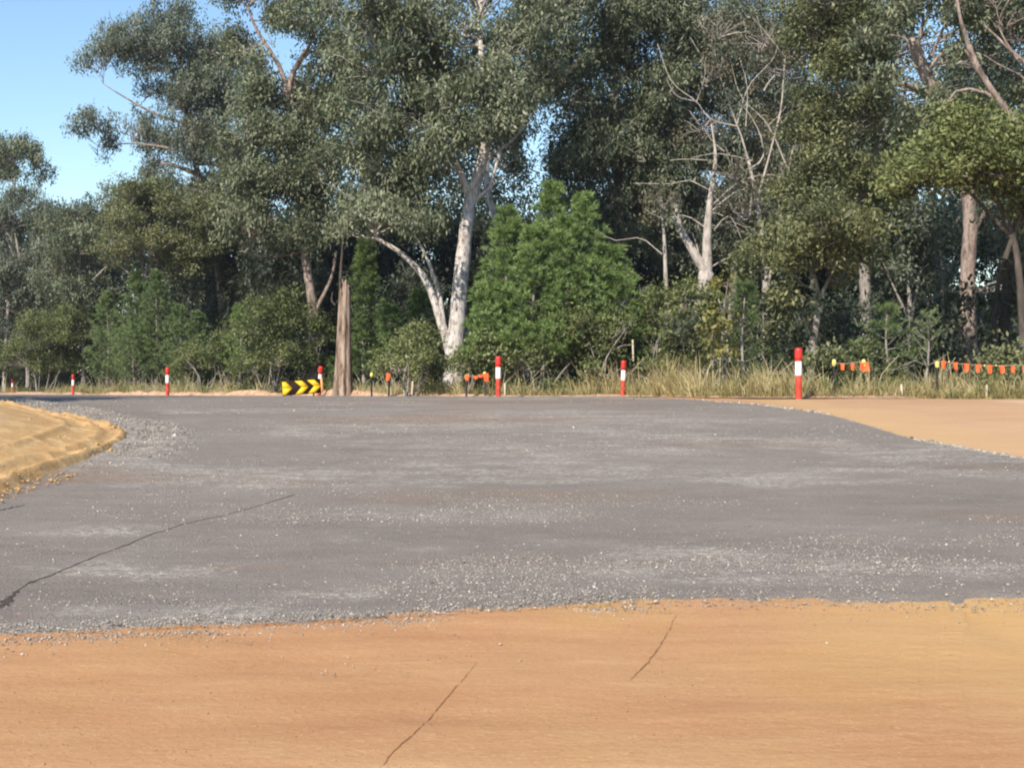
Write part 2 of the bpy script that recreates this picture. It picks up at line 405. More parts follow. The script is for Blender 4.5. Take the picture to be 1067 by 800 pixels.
def road_far(x): return np.interp(x, FX, FY) + .45 * (fbm(x * 1.8, x * 0, 0, 22, 4) - .5) * sstep(2.5, 4, x)
nr = 380; s_ = np.linspace(0, 1, nr)
X = np.broadcast_to(rx, (nr, len(rx))).copy()
yn, yf = road_near(rx), road_far(rx)
Yg = yn + (yf - yn) * (s_[:, None] ** 1.25)
edge = np.minimum(Yg - yn, yf - Yg) + .32 * (fbm(X * 3.5, Yg * 3.5, 0, 44, 4) - .55)
def road_lift(X, Yg):
    dark = fbm(X * .6, Yg * .6, 0, 41, 3)
    return .022 + .016 * (fbm(X * .8, Yg * 1.1, 0, 42, 4) - .5) + .012 * (fbm(X * 5, Yg * 5, 0, 43, 2) - .5) + 0 * dark
Z = ground_z(X, Yg) - .03 + sstep(0, .35, edge) * (road_lift(X, Yg) + .03 - .0)
md = mound_d(X, Yg)
apron = sstep(-1.15, -.55, md) * sstep(14.5, 19.5, Yg) * (md < .5) * sstep(31, 26, Yg)
pa = sstep(.42, .62, fbm(X * .22, Yg * .42, 0, 51, 4)) * sstep(14, 22, Yg) * .75 * sstep(-5, -1, X) * sstep(4.5, 2.5, X)
pa = np.maximum(pa, .8 * sstep(.56, .68, fbm(X * .35, Yg * .55, 0, 52, 4)))
for cx, cy, sx, sy, am in ((-.7, 13.6, .9, .22, 1.), (1.0, 17.2, 1.8, .45, .85), (-1.0, 22.5, 1.6, .9, .85), (1.8, 23, 2.4, 1.3, .85), (1.6, 19.0, 1.6, .35, .8), (-4.0, 20.5, 1.2, .5, .55), (0.8, 12.2, .9, .12, .4)):
    pa = np.maximum(pa, am * np.exp(-((X - cx) / sx) ** 2 - ((Yg - cy) / sy) ** 2))
pa = np.maximum(pa, apron * (.8 + .5 * fbm(X * 2, Yg * 2, 0, 53, 3)))
Z += apron * (.05 + .09 * np.maximum(0, fbm(X * 3, Yg * 3, 0, 54, 3) - .4))
grid_mesh('gravel_road', X, Yg, Z, M['road'], {'pale': np.clip(pa, 0, 1)})
def road_z(x, y): return ground_z(x, y) + road_lift(x, y)

# mound of loose earth
mx = nonuni([(-34, -10, .25), (-10, -4.6, .035)])
my = nonuni([(6, 13.5, .15), (13.5, 27.5, .05), (27.5, 44, .3)])
X, Yg = np.meshgrid(mx, my)
h, d = mound_h(X, Yg)
Z = np.where(d > -.12, ground_z(X, Yg) + h + .055 - .11 * sstep(.25, -.12, d), ground_z(X, Yg) - .09)
grid_mesh('earth_mound', X, Yg, Z, M['mound'], {'crest': sstep(1.0, 2.4, d + .5 * (fbm(X * .8, Yg * .8, 0, 61, 3) - .5))})

# stones
OCT = np.array([(1, 0, 0), (-1, 0, 0), (0, 1, 0), (0, -1, 0), (0, 0, 1), (0, 0, -1)], float)
OF = np.array([(0, 2, 4), (2, 1, 4), (1, 3, 4), (3, 0, 4), (2, 0, 5), (1, 2, 5), (3, 1, 5), (0, 3, 5)])
def stones(name, x, y, z, size, mat, tint, label):
    n = len(x); sc = size[:, None, None] * rng.uniform(.55, 1.15, (n, 6, 1)) * np.array([1.15, .85, .5])
    an = rng.uniform(0, 6.28, n); c, s = np.cos(an)[:, None], np.sin(an)[:, None]
    o = OCT[None] * sc + rng.normal(0, .18, (n, 6, 3)) * size[:, None, None]
    V = np.stack([o[..., 0] * c - o[..., 1] * s + x[:, None], o[..., 0] * s + o[..., 1] * c + y[:, None], o[..., 2] + z[:, None] + size[:, None] * .12], -1)
    T = (OF[None] + (np.arange(n) * 6)[:, None, None]).reshape(-1, 3)
    ob = mesh_obj(name, V.reshape(-1, 3), None, mat, None, False, T, {'tint': ('FACE', np.repeat(tint, 8))})
    return tag(ob, label, 'gravel', None, 'stuff')
n = 330000
y = 7.6 + (30 - 7.6) * rng.random(n) ** 1.7; x = (rng.random(n) - .5) * 2 * (y * .42 + 1.0)
dens = sstep(.46, .70, fbm(x * .55, y * .9, 0, 71, 5)) * 1.25 * (1 - .75 * sstep(11, 16, y))
dens = np.maximum(dens, .06 * (1 - .8 * sstep(11, 16, y)))
for cx, cy, sx, sy, am in ((.9, 10.2, 1.3, .5, .9), (2.6, 10.3, .8, .5, .7), (-2.2, 9.9, 1.1, .45, .7), (-.7, 13.6, .8, .2, .5), (-.2, 10.8, .9, .5, .5)):
    dens = np.maximum(dens, am * np.exp(-((x - cx) / sx) ** 2 - ((y - cy) / sy) ** 2) * sstep(.35, .6, fbm(x * 1.6, y * 2.2, 0, 75, 3)))
rel = y - road_near(x)
dens = np.maximum(dens, .5 * np.exp(-(rel / .16) ** 2)); dens = np.where(rel < -.02, np.maximum(dens * np.exp(rel / .12), .0022), dens)
relf = road_far(x) - y
dens = np.maximum(dens, .9 * np.exp(-((relf - .1) / .16) ** 2) * (x > 2.5))
m_d = mound_d(x, y)
ap = sstep(-1.15, -.55, m_d) * sstep(15, 19.5, y) * (m_d < .02) * (y < 28)
dens = np.maximum(dens, ap)
keep = (rng.random(n) < dens) & (rel > -1.6) & (relf > -.25) & (m_d < .1)
x, y = x[keep], y[keep]
sz = rng.gamma(2.2, .0020, len(x)) + .0026
sz = sz * (1 + .55 * ap[keep] + .02 * (y - 9))
stones('loose_gravel', x, y, np.where(rel[keep] > .05, road_z(x, y), ground_z(x, y) + .004) + ap[keep] * .07, sz, M['stone'], np.clip(rng.beta(2.0, 2.0, len(x)), 0, 1), 'pale loose stones scattered over the grey gravel road')
n = 3200
x = rng.uniform(3.6, 9.0, n); y = np.interp(x, FX, FY) + rng.normal(0, .16, n) - .05
k = rng.random(n) < sstep(.35, .6, fbm(x * 2.2, y * 2.2, 0, 79, 3)) + .15; x, y = x[k], y[k]
stones('gravel_edging', x, y, ground_z(x, y) + .012, rng.gamma(2.4, .006, len(x)) + .008, M['stone'], np.clip(rng.beta(2.2, 1.6, len(x)), 0, 1), 'coarser pale stones along the ragged gravel edge by the bare dirt')
# small pieces of dirt over the bare orange foreground
n = 7000
y = 5.6 + 4 * rng.random(n); x = (rng.random(n) - .5) * 2 * y * .4
k = y < road_near(x)
stones('dirt_crumbs', x[k], y[k], ground_z(x[k], y[k]) + .0, rng.gamma(2, .0009, k.sum()) + .0012, M['dirt'], rng.random(k.sum()), 'small crumbs of orange dirt over the bare foreground')

n = 9000
y = rng.uniform(13.5, 22, n); x = rng.uniform(-8, -4.6, n); m_d = mound_d(x, y)
k = (m_d > -.35) & (rng.random(n) < np.exp(-np.abs(m_d) / .45) * sstep(.3, .6, fbm(x * 2, y * 1.2, 0, 78, 3)))
x, y = x[k], y[k]; hm = mound_h(x, y)[0]
stones('earth_crumbs', x, y, ground_z(x, y) + np.where(mound_d(x, y) > .05, hm + .055, .05), rng.gamma(2, .006, k.sum()) + .006, M['mound'], rng.random(k.sum()), 'crumbled orange clods along the toe of the earth mound')
# cracks, scratches
def ribbon(name, pts_px, width, mat, zfun, lift, jag=.35, seed=0, n=160):
    g = np.array([PG(*q) for q in pts_px]); c = resample(g, n)
    tn = np.gradient(c, axis=0); tn /= np.linalg.norm(tn, axis=1)[:, None]
    nm = np.stack([-tn[:, 1], tn[:, 0]], 1)
    u = np.linspace(0, 1, n)
    c = c + nm * (.12 * (fbm(u * 9, u * 0, 0, seed + 3, 4) - .5))[:, None] * (1 if jag > .2 else .25)
    wd = np.interp(u, np.linspace(0, 1, len(width)), width) * (1 - jag + 2 * jag * fbm(u * 60, u * 0, 0, seed, 2))
    wd = wd * sstep(.25, .5, fbm(u * 26, u * 0, 0, seed + 7, 3)) + .0008
    wl, wr = wd * (.3 + fbm(u * 80, u * 0, 0, seed + 1, 2)) * .8, wd * (.3 + fbm(u * 80, u * 0, 0, seed + 2, 2)) * .8
    L, R = c + nm * wl[:, None], c - nm * wr[:, None]
    X = np.stack([L[:, 0], c[:, 0], R[:, 0]]); Yg = np.stack([L[:, 1], c[:, 1], R[:, 1]])
    Z = zfun(X, Yg) + lift + (np.array([[-.003], [.002], [-.003]]) if jag > .2 else 0)
    return grid_mesh(name, X, Yg, Z, mat)
ribbon('road_crack', [(-30, 650), (0, 632), (25, 612), (60, 598), (120, 575), (180, 553), (250, 535), (306, 518)], [.065, .05, .014, .013, .010, .003, .006, .010], M['crack'], road_z, .004, 1.0, 3, 420)
ribbon('road_crack', [(-30, 540), (0, 534), (25, 528)], [.015, .02, .01], M['crack'], road_z, .006, .5, 9)
ribbon('ground_scratch', [(396, 797), (440, 755), (475, 715), (497, 690)], [.003, .004, .003, .0015], M['scratch'], lambda X, Y: ground_z(X, Y) + .03 * (fbm(X * .9, Y * 1.5, 0, 12, 4) - .5) + .02 * (fbm(X * .35, Y * .5, 0, 13, 2) - .5), .004, .2, 5)
ribbon('ground_scratch', [(655, 708), (672, 692), (690, 668), (706, 640)], [.002, .006, .003, .0015], M['scratch'], lambda X, Y: ground_z(X, Y) + .03 * (fbm(X * .9, Y * 1.5, 0, 12, 4) - .5) + .02 * (fbm(X * .35, Y * .5, 0, 13, 2) - .5), .004, .2, 6)

# tyre marks pressed into the dirt
def dirt_z(X, Y): return ground_z(X, Y) + .03 * (fbm(X * .9, Y * 1.5, 0, 12, 4) - .5) + .02 * (fbm(X * .35, Y * .5, 0, 13, 2) - .5)
for (pa_, pb_) in (((957, 634), (938, 792)), ((990, 634), (992, 792))):
    A_, B_ = PG(*pa_), PG(*pb_); nl, nw = 520, 15
    u = np.linspace(0, 1, nl)[:, None]; q = np.linspace(-1, 1, nw)[None]
    X = A_[0] + (B_[0] - A_[0]) * u + .10 * q + .02 * np.sin(u * 9); Yg = A_[1] + (B_[1] - A_[1]) * u + 0 * q
    wear = sstep(.25, .6, fbm(X * 2, Yg * 2, 0, 55, 3))
    bars = np.sin((Yg * 42 + np.abs(q) * 2.2)) * .0013 * (np.abs(q) < .85) * wear
    fade = sstep(1.0, .55, np.abs(q) + .25 * (fbm(X * 7, Yg * 3, 0, 56, 3) - .5)) * sstep(0, .06, u) * sstep(1, .9, u)
    Z = dirt_z(X, Yg) - .005 + (.0068 + bars * .9) * fade
    grid_mesh('tyre_mark', X, Yg, Z, M['dirt'], {'golden': .6 * sstep(1.6, 3.4, X + 1.2 * (fbm(X * .5, Yg * .5, 0, 15, 3) - .5)) * sstep(13, 11, Yg)})
# low windrow of graded dirt along the far edge of the road
wx = nonuni([(-40, -16, .3), (-16, 3.2, .06), (3.2, 9, .10)])
prof = np.array([-1, -.6, -.3, 0, .3, .6, 1])
vy = verge(wx) - .35
hh = (.05 + .24 * np.maximum(0, fbm(wx * .7, wx * 0, 0, 81, 4) - .25)) * np.interp(wx, [-40, -18, -14, -6, -4, 3, 4, 9], [.8, 1.0, 1.5, 1.5, .55, .6, .4, .3])
X = np.broadcast_to(wx, (7, len(wx))); Yg = vy[None] + prof[:, None] * .45
Z = ground_z(X, Yg) - .03 + (np.exp(-(prof / .5) ** 2)[:, None] * hh[None]) * (.6 + .8 * fbm(X * 2.5, Yg * 3, 0, 82, 3)) + .05
grid_mesh('dirt_windrow', X, Yg, Z, M['clod'])
# ------------------------------------------------------------------ vegetation generators
KIND = {  # leaf length, width, droop, clump radius, leaves per m2 of clump surface
    'gum': (.185, .056, .75, .62, 92), 'gum_grey': (.185, .054, .8, .62, 88), 'olive': (.135, .054, .35, .55, 150),
    'lime': (.125, .060, .25, .46, 150), 'brown': (.15, .045, .6, .5, 90), 'shrub': (.12, .052, .25, .34, 200),
    'yellow': (.14, .06, .3, .36, 150), 'dark': (.18, .062, .5, .7, 80)}
def clump_leaves(Cc, R, kind, tint0, lod=1.0):
    """leaves of one crown: clump centres (n,3), radii (n,), per-clump tint"""
    L0, W0, droop, _, dens = KIND[kind]
    L0, W0 = L0 * lod * 1.12, W0 * lod * 1.2
    cnt = np.maximum(10, (dens / lod ** 2 * 3.9 * R ** 2 * rng.uniform(.6, 1.25, len(R)))).astype(int)
    idx = np.repeat(np.arange(len(R)), cnt); n = len(idx)
    hang = droop > .45
    per = 13 if hang else 11                       # leaves of one hanging bunch
    nb = cnt // per + 1; bst = np.concatenate([[0], np.cumsum(nb)])[:-1]; NB = int(nb.sum())
    bd = unit(NB); bd[:, 2] = np.where(bd[:, 2] < -.3, -bd[:, 2] * rng.choice([1, .3, -.6], NB), bd[:, 2])
    br_ = rng.uniform(.35, 1.1, NB); bt = rng.normal(0, .16, NB)
    bi = bst[idx] + (rng.random(n) * nb[idx]).astype(int)
    dirs = bd[bi]
    off = dirs * (R[idx] * br_[bi])[:, None] * np.array([1, 1, .9])
    sg = (.10 + .13 * R[idx])[:, None]
    off = off + rng.normal(0, 1, (n, 3)) * sg * (np.array([.75, .75, .9]) if hang else np.array([1, 1, .7]))
    if hang: off[:, 2] -= rng.random(n) * (.30 + .25 * R[idx]) * lod
    C = Cc[idx] + off
    AX = np.array([0, 0, -droop]) + dirs * .45 + rng.normal(0, .45, (n, 3))
    NR = dirs * .9 + np.array([0, -.1, .55]) + rng.normal(0, .36, (n, 3))
    tint0 = tint0 + 0.0
    tb = bt[bi]
    V, Q = leaf_quads(C, AX, NR, L0 * rng.uniform(.6, 1.3, n), W0 * rng.uniform(.7, 1.3, n))
    tint = np.clip(tint0[idx] + tb + rng.normal(0, .13, n), 0, 1)
    return V, Q, tint
def clumps_of_blob(c, rad, r_c, fill=1.0):
    """clump centres spread over the outer part of an ellipsoid"""
    p = 1.6; a_, b_, h_ = rad
    S = 4 * math.pi * (((a_ * b_) ** p + (a_ * h_) ** p + (b_ * h_) ** p) / 3) ** (1 / p)
    n = max(4, int(fill * .44 * S / (r_c * r_c)))
    d = unit(n); d[:, 2] = np.where(d[:, 2] < -.5, -d[:, 2] * .6, d[:, 2])
    rr = rng.uniform(.30, 1.14, n) ** .75
    q = c + d * rr[:, None] * np.array(rad)
    keep = fbm(q[:, 0] * .55, q[:, 1] * .55, q[:, 2] * .55, 17, 2) > .27
    q = q[keep]
    return q, r_c * rng.uniform(.5, 1.15, len(q))
def stem_path(pts, Y, r0, r1, ground=True, n=None, wob=.03):
    W = []
    for i, q in enumerate(pts):
        dy = q[2] if len(q) > 2 else 0
        p = P(q[0], q[1], Y + dy)
        W.append(p)
    W = np.array(W)
    if ground: W[0, 2] = gz1(W[0, 0], W[0, 1]) - .15
    ln = np.linalg.norm(np.diff(W, axis=0), axis=1).sum()
    n = n or int(np.clip(ln / .28, 6, 70))
    c = resample(W, n)
    u = np.linspace(0, 1, n)
    s = rng.integers(0, 9999)
    c[1:] += (wob * np.stack([fbm(u * ln * .5, u * 0 + k, 0, s + k, 2) - .5 for k in range(3)], 1) * 2 * np.minimum(1, u * 6)[:, None])[1:]
    r = r0 + (r1 - r0) * u
    if ground: r = r * (1 + .45 * np.exp(-u * ln / .5))
    return c, r
def bez(a_, b_, n, sag=.25):
    d = b_ - a_; L = np.linalg.norm(d)
    m = a_ + d * .5 + np.array([rng.normal(0, .12), rng.normal(0, .12), sag * rng.uniform(-.3, .9)]) * L
    t = np.linspace(0, 1, n)[:, None]
    c = (1 - t) ** 2 * a_ + 2 * t * (1 - t) * m + t ** 2 * b_
    c[1:-1] += rng.normal(0, .022 * L, (n - 2, 3)); return c
USED = {}
def tree(name, label, cat, group, Y, stems, blobs, kind, bark, r0=.2, twig=True, fill=1.0, base=None, tint=.5, lod=1.0, depth=1.0, deadtwig=2, rc=None, bark_k=9):
    """stems: list of (points, r0, r1, from_ground); blobs: (px, row, rx, ry[, dY[, tint]])"""
    acc = Acc(); paths = []
    for st in stems:
        pts, ra, rb = st[0], st[1], st[2]; gr = st[3] if len(st) > 3 else False
        c, r = stem_path(pts, Y, ra, rb, gr); paths.append((c, r)); tube(acc, c, r, bark_k, .05)
    allp = np.concatenate([c for c, r in paths]); allr = np.concatenate([r for c, r in paths])
    b0 = paths[0][0][0].copy(); b0[2] = gz1(b0[0], b0[1])
    r_c = (rc or KIND[kind][3]); VV, QQ, TT, n = [], [], [], 0
    blobs = [tuple(b) for b in blobs]; extra = []
    if cat == 'tree' and twig and fill > .8:
        for i_, b in enumerate(blobs):          # fill in between neighbouring branches
            ds = sorted((math.hypot(b[0] - o_[0], (b[1] - o_[1]) * 1.2), j_) for j_, o_ in enumerate(blobs) if j_ != i_)[:2]
            for d_, j_ in ds:
                o_ = blobs[j_]
                if rng.random() < .55: extra.append(((b[0] + o_[0]) / 2 + rng.normal(0, 5), (b[1] + o_[1]) / 2 + rng.normal(0, 4), .36 * (b[2] + o_[2]), .40 * (b[3] + o_[3]), rng.uniform(-2.4, 2.0), rng.uniform(tint - .15, tint + .18)))
    for b in blobs + extra:
        dY = b[4] if len(b) > 4 else rng.uniform(-1.2, 1.2)
        bt = b[5] if len(b) > 5 else tint
        c = P(b[0], b[1], Y + dY); ra = b[2] * (Y + dY) / F; rb = b[3] * 1.12 * (Y + dY) / F
        q, R = clumps_of_blob(c, (ra, depth * (ra + rb) * .5, rb), r_c, fill)
        if len(q) == 0: continue
        V, Q, t = clump_leaves(q, R, kind, np.clip(bt + rng.normal(0, .14, len(q)), 0, 1), lod)
        VV.append(V); QQ.append(Q + n); TT.append(t); n += len(V)
        if twig:
            w_ = np.linalg.norm(allp - c, axis=1) + 1.2 * np.maximum(0, allp[:, 2] - c[2])
            k = int(np.argmin(w_)); a_ = allp[k]; rr = min(allr[k] * .6, .035 + .028 * np.linalg.norm(c - a_))
            br = bez(a_, c + np.array([0, 0, -rb * .3]), 9)
            tube(acc, br, np.linspace(rr, rr * .35, 9), 6, .05)
            for j in range(len(q)):
                s = br[rng.integers(3, 9)]
                tube(acc, bez(s, q[j], 5, .1), np.linspace(rr * .32 + .008, .010, 5), 4, 0, False)
            for j in range(int(deadtwig)):
                s = br[rng.integers(1, 9)]; d = unit(1)[0]; d[2] = abs(d[2]) * .8 + .1; d[1] = -abs(d[1]) * 1.3 - .2
                tube(acc, bez(s, s + d * rng.uniform(.7, 1.3) * max(ra, rb), 7, .1), np.linspace(.030, .009, 7), 4, 0, False)
    root = empty(name, b0, label, cat, group)
    acc.build('trunk' if cat == 'tree' else 'stem', M[bark], root, True, b0)
    if VV: mesh_obj('crown' if cat == 'tree' else 'foliage', np.concatenate(VV), np.concatenate(QQ), M[kind], root, False, None, {'tint': ('FACE', np.concatenate(TT))}, b0)
    return root
def conifer(name, label, group, Y, px, top, rad_px, mat='pine', bark='bark_grey', needle=.23, wid=.026, tuft=24, step=.27, up=.55, base_h=.15, dens=1.0, cat='tree', lean=0, tint=.5):
    x = (px - CX) * Y / F; zb = gz1(x, Y); zt = EYE + (CY - top) * Y / F; H = zt - zb; R = rad_px * Y / F
    b0 = np.array([x, Y, zb])
    acc = Acc(); n = 16; u = np.linspace(0, 1, n)
    tr = np.stack([x + lean * u * u + .05 * np.sin(u * 5 + px), Y + .04 * np.cos(u * 4 + px), zb - .1 + (H * .97 + .1) * u], 1)
    tube(acc, tr, np.linspace(.03 + .011 * H, .012, n), 7, .05)
    C, D, Bt = [], [], []
    zz = base_h * H * rng.uniform(.6, 1.2)
    while zz < H * .985:
        f = zz / H
        nb = rng.integers(4, 7); ph = rng.uniform(0, 6.28)
        for k in range(nb):
            if rng.random() > .93 * dens: continue
            L = (R * (1 - f) ** .96 * rng.uniform(.65, 1.18) + .16) * (.72 + .28 * min(1, f / .22))
            an = ph + k * 6.283 / nb + rng.normal(0, .2); o = np.array([np.interp(f, u, tr[:, 0]), np.interp(f, u, tr[:, 1]), zb + zz])
            dh = np.array([math.cos(an), math.sin(an), 0]); el = up * rng.uniform(.5, 1.3) + .35 * f
            m = max(4, int(L / .16)); t = np.linspace(0, 1, m)
            pts = o + dh * (L * t)[:, None] * math.cos(el * .6) + np.array([0, 0, 1]) * (L * (el * .55 * t + .35 * el * t ** 2))[:, None]
            tube(acc, pts, np.linspace(.012 + .006 * L, .005, m), 4, 0, False)
            bt = rng.normal(tint, .12)
            for q in range(1, m):
                if t[q] < .22: continue
                nside = 1 + (rng.random() < .75) + (rng.random() < .5 * (1 - t[q]))
                for s in range(nside):
                    if s == 0: c = pts[q]; d = pts[q] - pts[q - 1]
                    else:
                        sd_ = np.array([-dh[1], dh[0], 0]) * rng.choice([-1, 1]); c = pts[q] + sd_ * L * rng.uniform(.06, .26) + np.array([0, 0, rng.uniform(-.02, .14)]) + dh * .05
                        d = dh * .6 + sd_ * .5
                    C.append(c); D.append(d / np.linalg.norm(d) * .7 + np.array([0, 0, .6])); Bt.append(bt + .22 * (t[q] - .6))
        zz += step * rng.uniform(.75, 1.25) * (1 - .35 * f)
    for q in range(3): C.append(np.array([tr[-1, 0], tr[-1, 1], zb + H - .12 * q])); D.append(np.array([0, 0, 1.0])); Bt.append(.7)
    C, D, Bt = np.array(C), np.array(D), np.array(Bt)
    idx = np.repeat(np.arange(len(C)), tuft); N = len(idx)
    ax = D[idx] * .95 + unit(N) * .80
    ax /= np.linalg.norm(ax, axis=1)[:, None]
    Ln = needle * rng.uniform(.65, 1.2, N)
    V, Q = leaf_quads(C[idx] + ax * Ln[:, None] * .42, ax, unit(N), Ln, wid * rng.uniform(.8, 1.2, N))
    root = empty(name, b0, label, cat, group)
    acc.build('trunk', M[bark], root, True, b0)
    mesh_obj('crown', V, Q, M[mat], root, False, None, {'tint': ('FACE', np.clip(Bt[idx] + rng.normal(0, .16, N), 0, 1))}, b0)
    return root
def shrub(label, Y, blobs, kind='shrub', name='shrub', group='shrubs at the forest edge', bark='bark_grey', n=5, tint=.5, fill=1.0, rc=None, twig=True, deadtwig=0, depth=1.0):
    b = blobs[0]; stems = []
    for k in range(n):
        tb = blobs[k % len(blobs)]
        x0 = b[0] + rng.uniform(-.3, .3) * b[2]
        stems.append(([(x0, 404), ((x0 + tb[0]) / 2 + rng.normal(0, 5), (404 + tb[1]) / 2, rng.normal(0, .3)), (tb[0] + rng.uniform(-.5, .5) * tb[2], tb[1] - rng.uniform(-.2, .7) * tb[3], rng.normal(0, .4))], .035, .012, True))
    return tree(name, label, 'shrub', group, Y, stems, blobs, kind, bark, fill=fill, tint=tint, rc=rc, twig=twig, deadtwig=deadtwig, depth=depth, bark_k=5)

GT = 'tall gum trees along the forest edge'
# --- tall trees, left to right
tree('gum_tree', 'lone gum with a flat crown against the sky at the far end of the forest', 'tree', GT, 94,
     [([(4, 400), (8, 330), (12, 260), (16, 190)], .16, .05, True), ([(12, 260), (30, 215), (45, 185)], .07, .02), ([(12, 250), (-20, 200), (-40, 180)], .08, .02)],
     [(12, 158, 30, 16), (40, 172, 22, 11), (-25, 165, 35, 22), (-60, 185, 40, 30), (50, 186, 13, 6), (0, 182, 25, 12), (18, 148, 16, 8)], 'gum', 'bark_grey', tint=.5, lod=1.2, fill=.9)
tree('gum_tree', 'grey low gum whose thin pale branches show, under the flat-crowned gum', 'tree', GT, 88,
     [([(30, 402), (28, 330), (22, 280), (12, 225)], .16, .05, True), ([(28, 330), (10, 323), (-25, 312)], .10, .05), ([(26, 310), (48, 265), (62, 225)], .07, .02), ([(24, 290), (5, 240), (8, 215)], .06, .02)],
     [(20, 225, 38, 22), (-15, 240, 40, 30), (50, 240, 32, 26), (15, 270, 40, 26), (55, 280, 35, 26), (-10, 295, 40, 30), (22, 205, 26, 14), (35, 312, 30, 18), (5, 345, 32, 22)], 'gum_grey', 'bark_grey', tint=.42, lod=1.1, fill=.85, deadtwig=5)
tree('gum_tree', 'round topped gum under the lowest notch of blue sky', 'tree', GT, 83,
     [([(88, 402), (86, 320), (84, 260), (90, 215)], .15, .05, True), ([(85, 290), (66, 245), (60, 225)], .06, .02), ([(86, 300), (120, 275), (138, 262)], .06, .02)],
     [(88, 225, 34, 18), (66, 238, 26, 20), (108, 238, 26, 22), (85, 258, 36, 24), (62, 280, 30, 22), (110, 280, 30, 24), (88, 310, 38, 24), (75, 340, 36, 24)], 'gum', 'bark_grey', tint=.40, lod=1.1, fill=.9, deadtwig=4)
tree('gum_tree', 'olive mid-height gum in front of the big gum beside the open sky', 'tree', GT, 71,
     [([(150, 402), (152, 330), (148, 270), (142, 215)], .16, .05, True), ([(150, 300), (120, 275), (96, 292)], .08, .03), ([(150, 290), (176, 240), (190, 215)], .07, .02)],
     [(125, 208, 26, 16), (150, 222, 32, 24), (178, 232, 36, 28), (130, 240, 30, 24), (160, 258, 34, 22, -1.5, .75), (195, 262, 30, 22), (125, 270, 28, 18), (212, 228, 34, 28), (165, 205, 26, 14), (222, 258, 26, 18, -1), (200, 285, 24, 14, -1), (245, 240, 26, 18, -.5, .6), (175, 285, 24, 16), (228, 222, 30, 20, -1)], 'olive', 'bark_grey', tint=.42, fill=.95)
tree('gum_tree', 'biggest gum with a ragged crown spreading into the open blue sky', 'tree', GT, 74,
     [([(236, 404), (234, 350), (230, 300), (222, 240), (206, 180), (195, 120), (188, 60)], .30, .08, True), ([(230, 296), (246, 290), (258, 300)], .15, .09),
      ([(206, 182), (186, 174), (168, 170)], .14, .06), ([(196, 130), (160, 118), (128, 100), (108, 88)], .10, .02), ([(202, 160), (160, 152), (125, 150), (108, 160)], .09, .02), ([(195, 110), (225, 70), (240, 30)], .12, .03), ([(192, 100), (170, 60), (140, 30)], .09, .02)],
     [(96, 62, 19, 13), (112, 50, 20, 14), (92, 122, 17, 12), (104, 140, 18, 12), (101, 158, 11, 12), (135, 35, 30, 17), (150, 62, 34, 22), (178, 14, 28, 18), (185, 50, 36, 28), (160, 92, 20, 13), (214, 78, 38, 32), (190, 108, 30, 24),
      (145, 132, 30, 18), (168, 152, 22, 16), (205, 140, 40, 28), (158, 182, 20, 12), (232, 110, 34, 30), (226, 165, 40, 26), (245, 50, 22, 22), (200, 200, 40, 18), (235, 205, 36, 24)], 'gum_grey', 'bark_pink', tint=.45)
tree('gum_tree', 'gum with a pink forked limb showing near the top of the picture', 'tree', GT, 57,
     [([(328, 405), (327, 340), (318, 262), (309, 180), (300, 104)], .22, .13, True), ([(300, 106), (292, 72), (268, 32), (258, 8)], .12, .04), ([(299, 106), (305, 76), (322, 48), (334, 15)], .13, .04), ([(302, 82), (318, 60), (326, 54)], .07, .04), ([(326, 330), (345, 290), (350, 262)], .10, .05), ([(318, 262), (285, 268), (250, 262)], .06, .03), ([(310, 190), (270, 205), (228, 222)], .07, .02), ([(308, 175), (350, 160), (372, 140)], .07, .03)],
     [(250, -8, 34, 26), (285, 20, 22, 20), (322, 18, 40, 34), (352, 62, 36, 32), (262, 105, 28, 26), (258, 138, 36, 28), (330, 120, 40, 30), (300, 150, 42, 28), (342, 170, 40, 28), (290, 195, 46, 26), (258, 180, 34, 26), (340, 215, 40, 24), (295, -40, 50, 30), (370, 105, 30, 26), (260, 235, 36, 26, -1.5, .6), (300, 245, 30, 16), (250, 58, 28, 30, 2.0), (270, 90, 22, 18, 2.0), (318, 92, 22, 18, 2.0)], 'gum', 'bark_pink', tint=.46)
tree('gum_tree', 'broad gum on a thick white trunk forked low, behind the light green bush', 'tree', GT, 48.5,
     [([(472, 392), (474, 362), (481, 285), (489, 218), (497, 186), (506, 150), (505, 95), (500, 40)], .36, .10, True), ([(473, 380), (461, 338), (444, 292), (420, 265), (392, 248)], .19, .06), ([(462, 340), (458, 308), (446, 272), (432, 246)], .10, .04), ([(490, 215), (505, 200), (516, 190)], .09, .05), ([(492, 205), (470, 160), (440, 120), (410, 80)], .12, .03), ([(490, 214), (478, 180), (470, 165), (462, 150)], .09, .04), ([(500, 170), (540, 140), (556, 100)], .08, .02)],
     [(400, 232, 42, 22), (372, 200, 42, 30), (425, 200, 36, 26), (455, 232, 26, 16), (392, 165, 48, 32), (448, 170, 34, 24), (430, 125, 46, 36), (378, 118, 42, 34), (395, 70, 46, 36), (450, 75, 46, 38), (500, 80, 42, 36), (535, 100, 32, 30), (520, 140, 26, 18), (425, 25, 50, 36), (482, 25, 50, 36), (535, 45, 42, 38), (380, 10, 46, 36), (500, -25, 60, 40), (360, 240, 28, 16), (500, 128, 30, 24, -2.2), (470, 145, 26, 20, -2), (455, 105, 30, 26, -2), (505, 95, 30, 26, -2)], 'gum', 'bark_white', tint=.5)
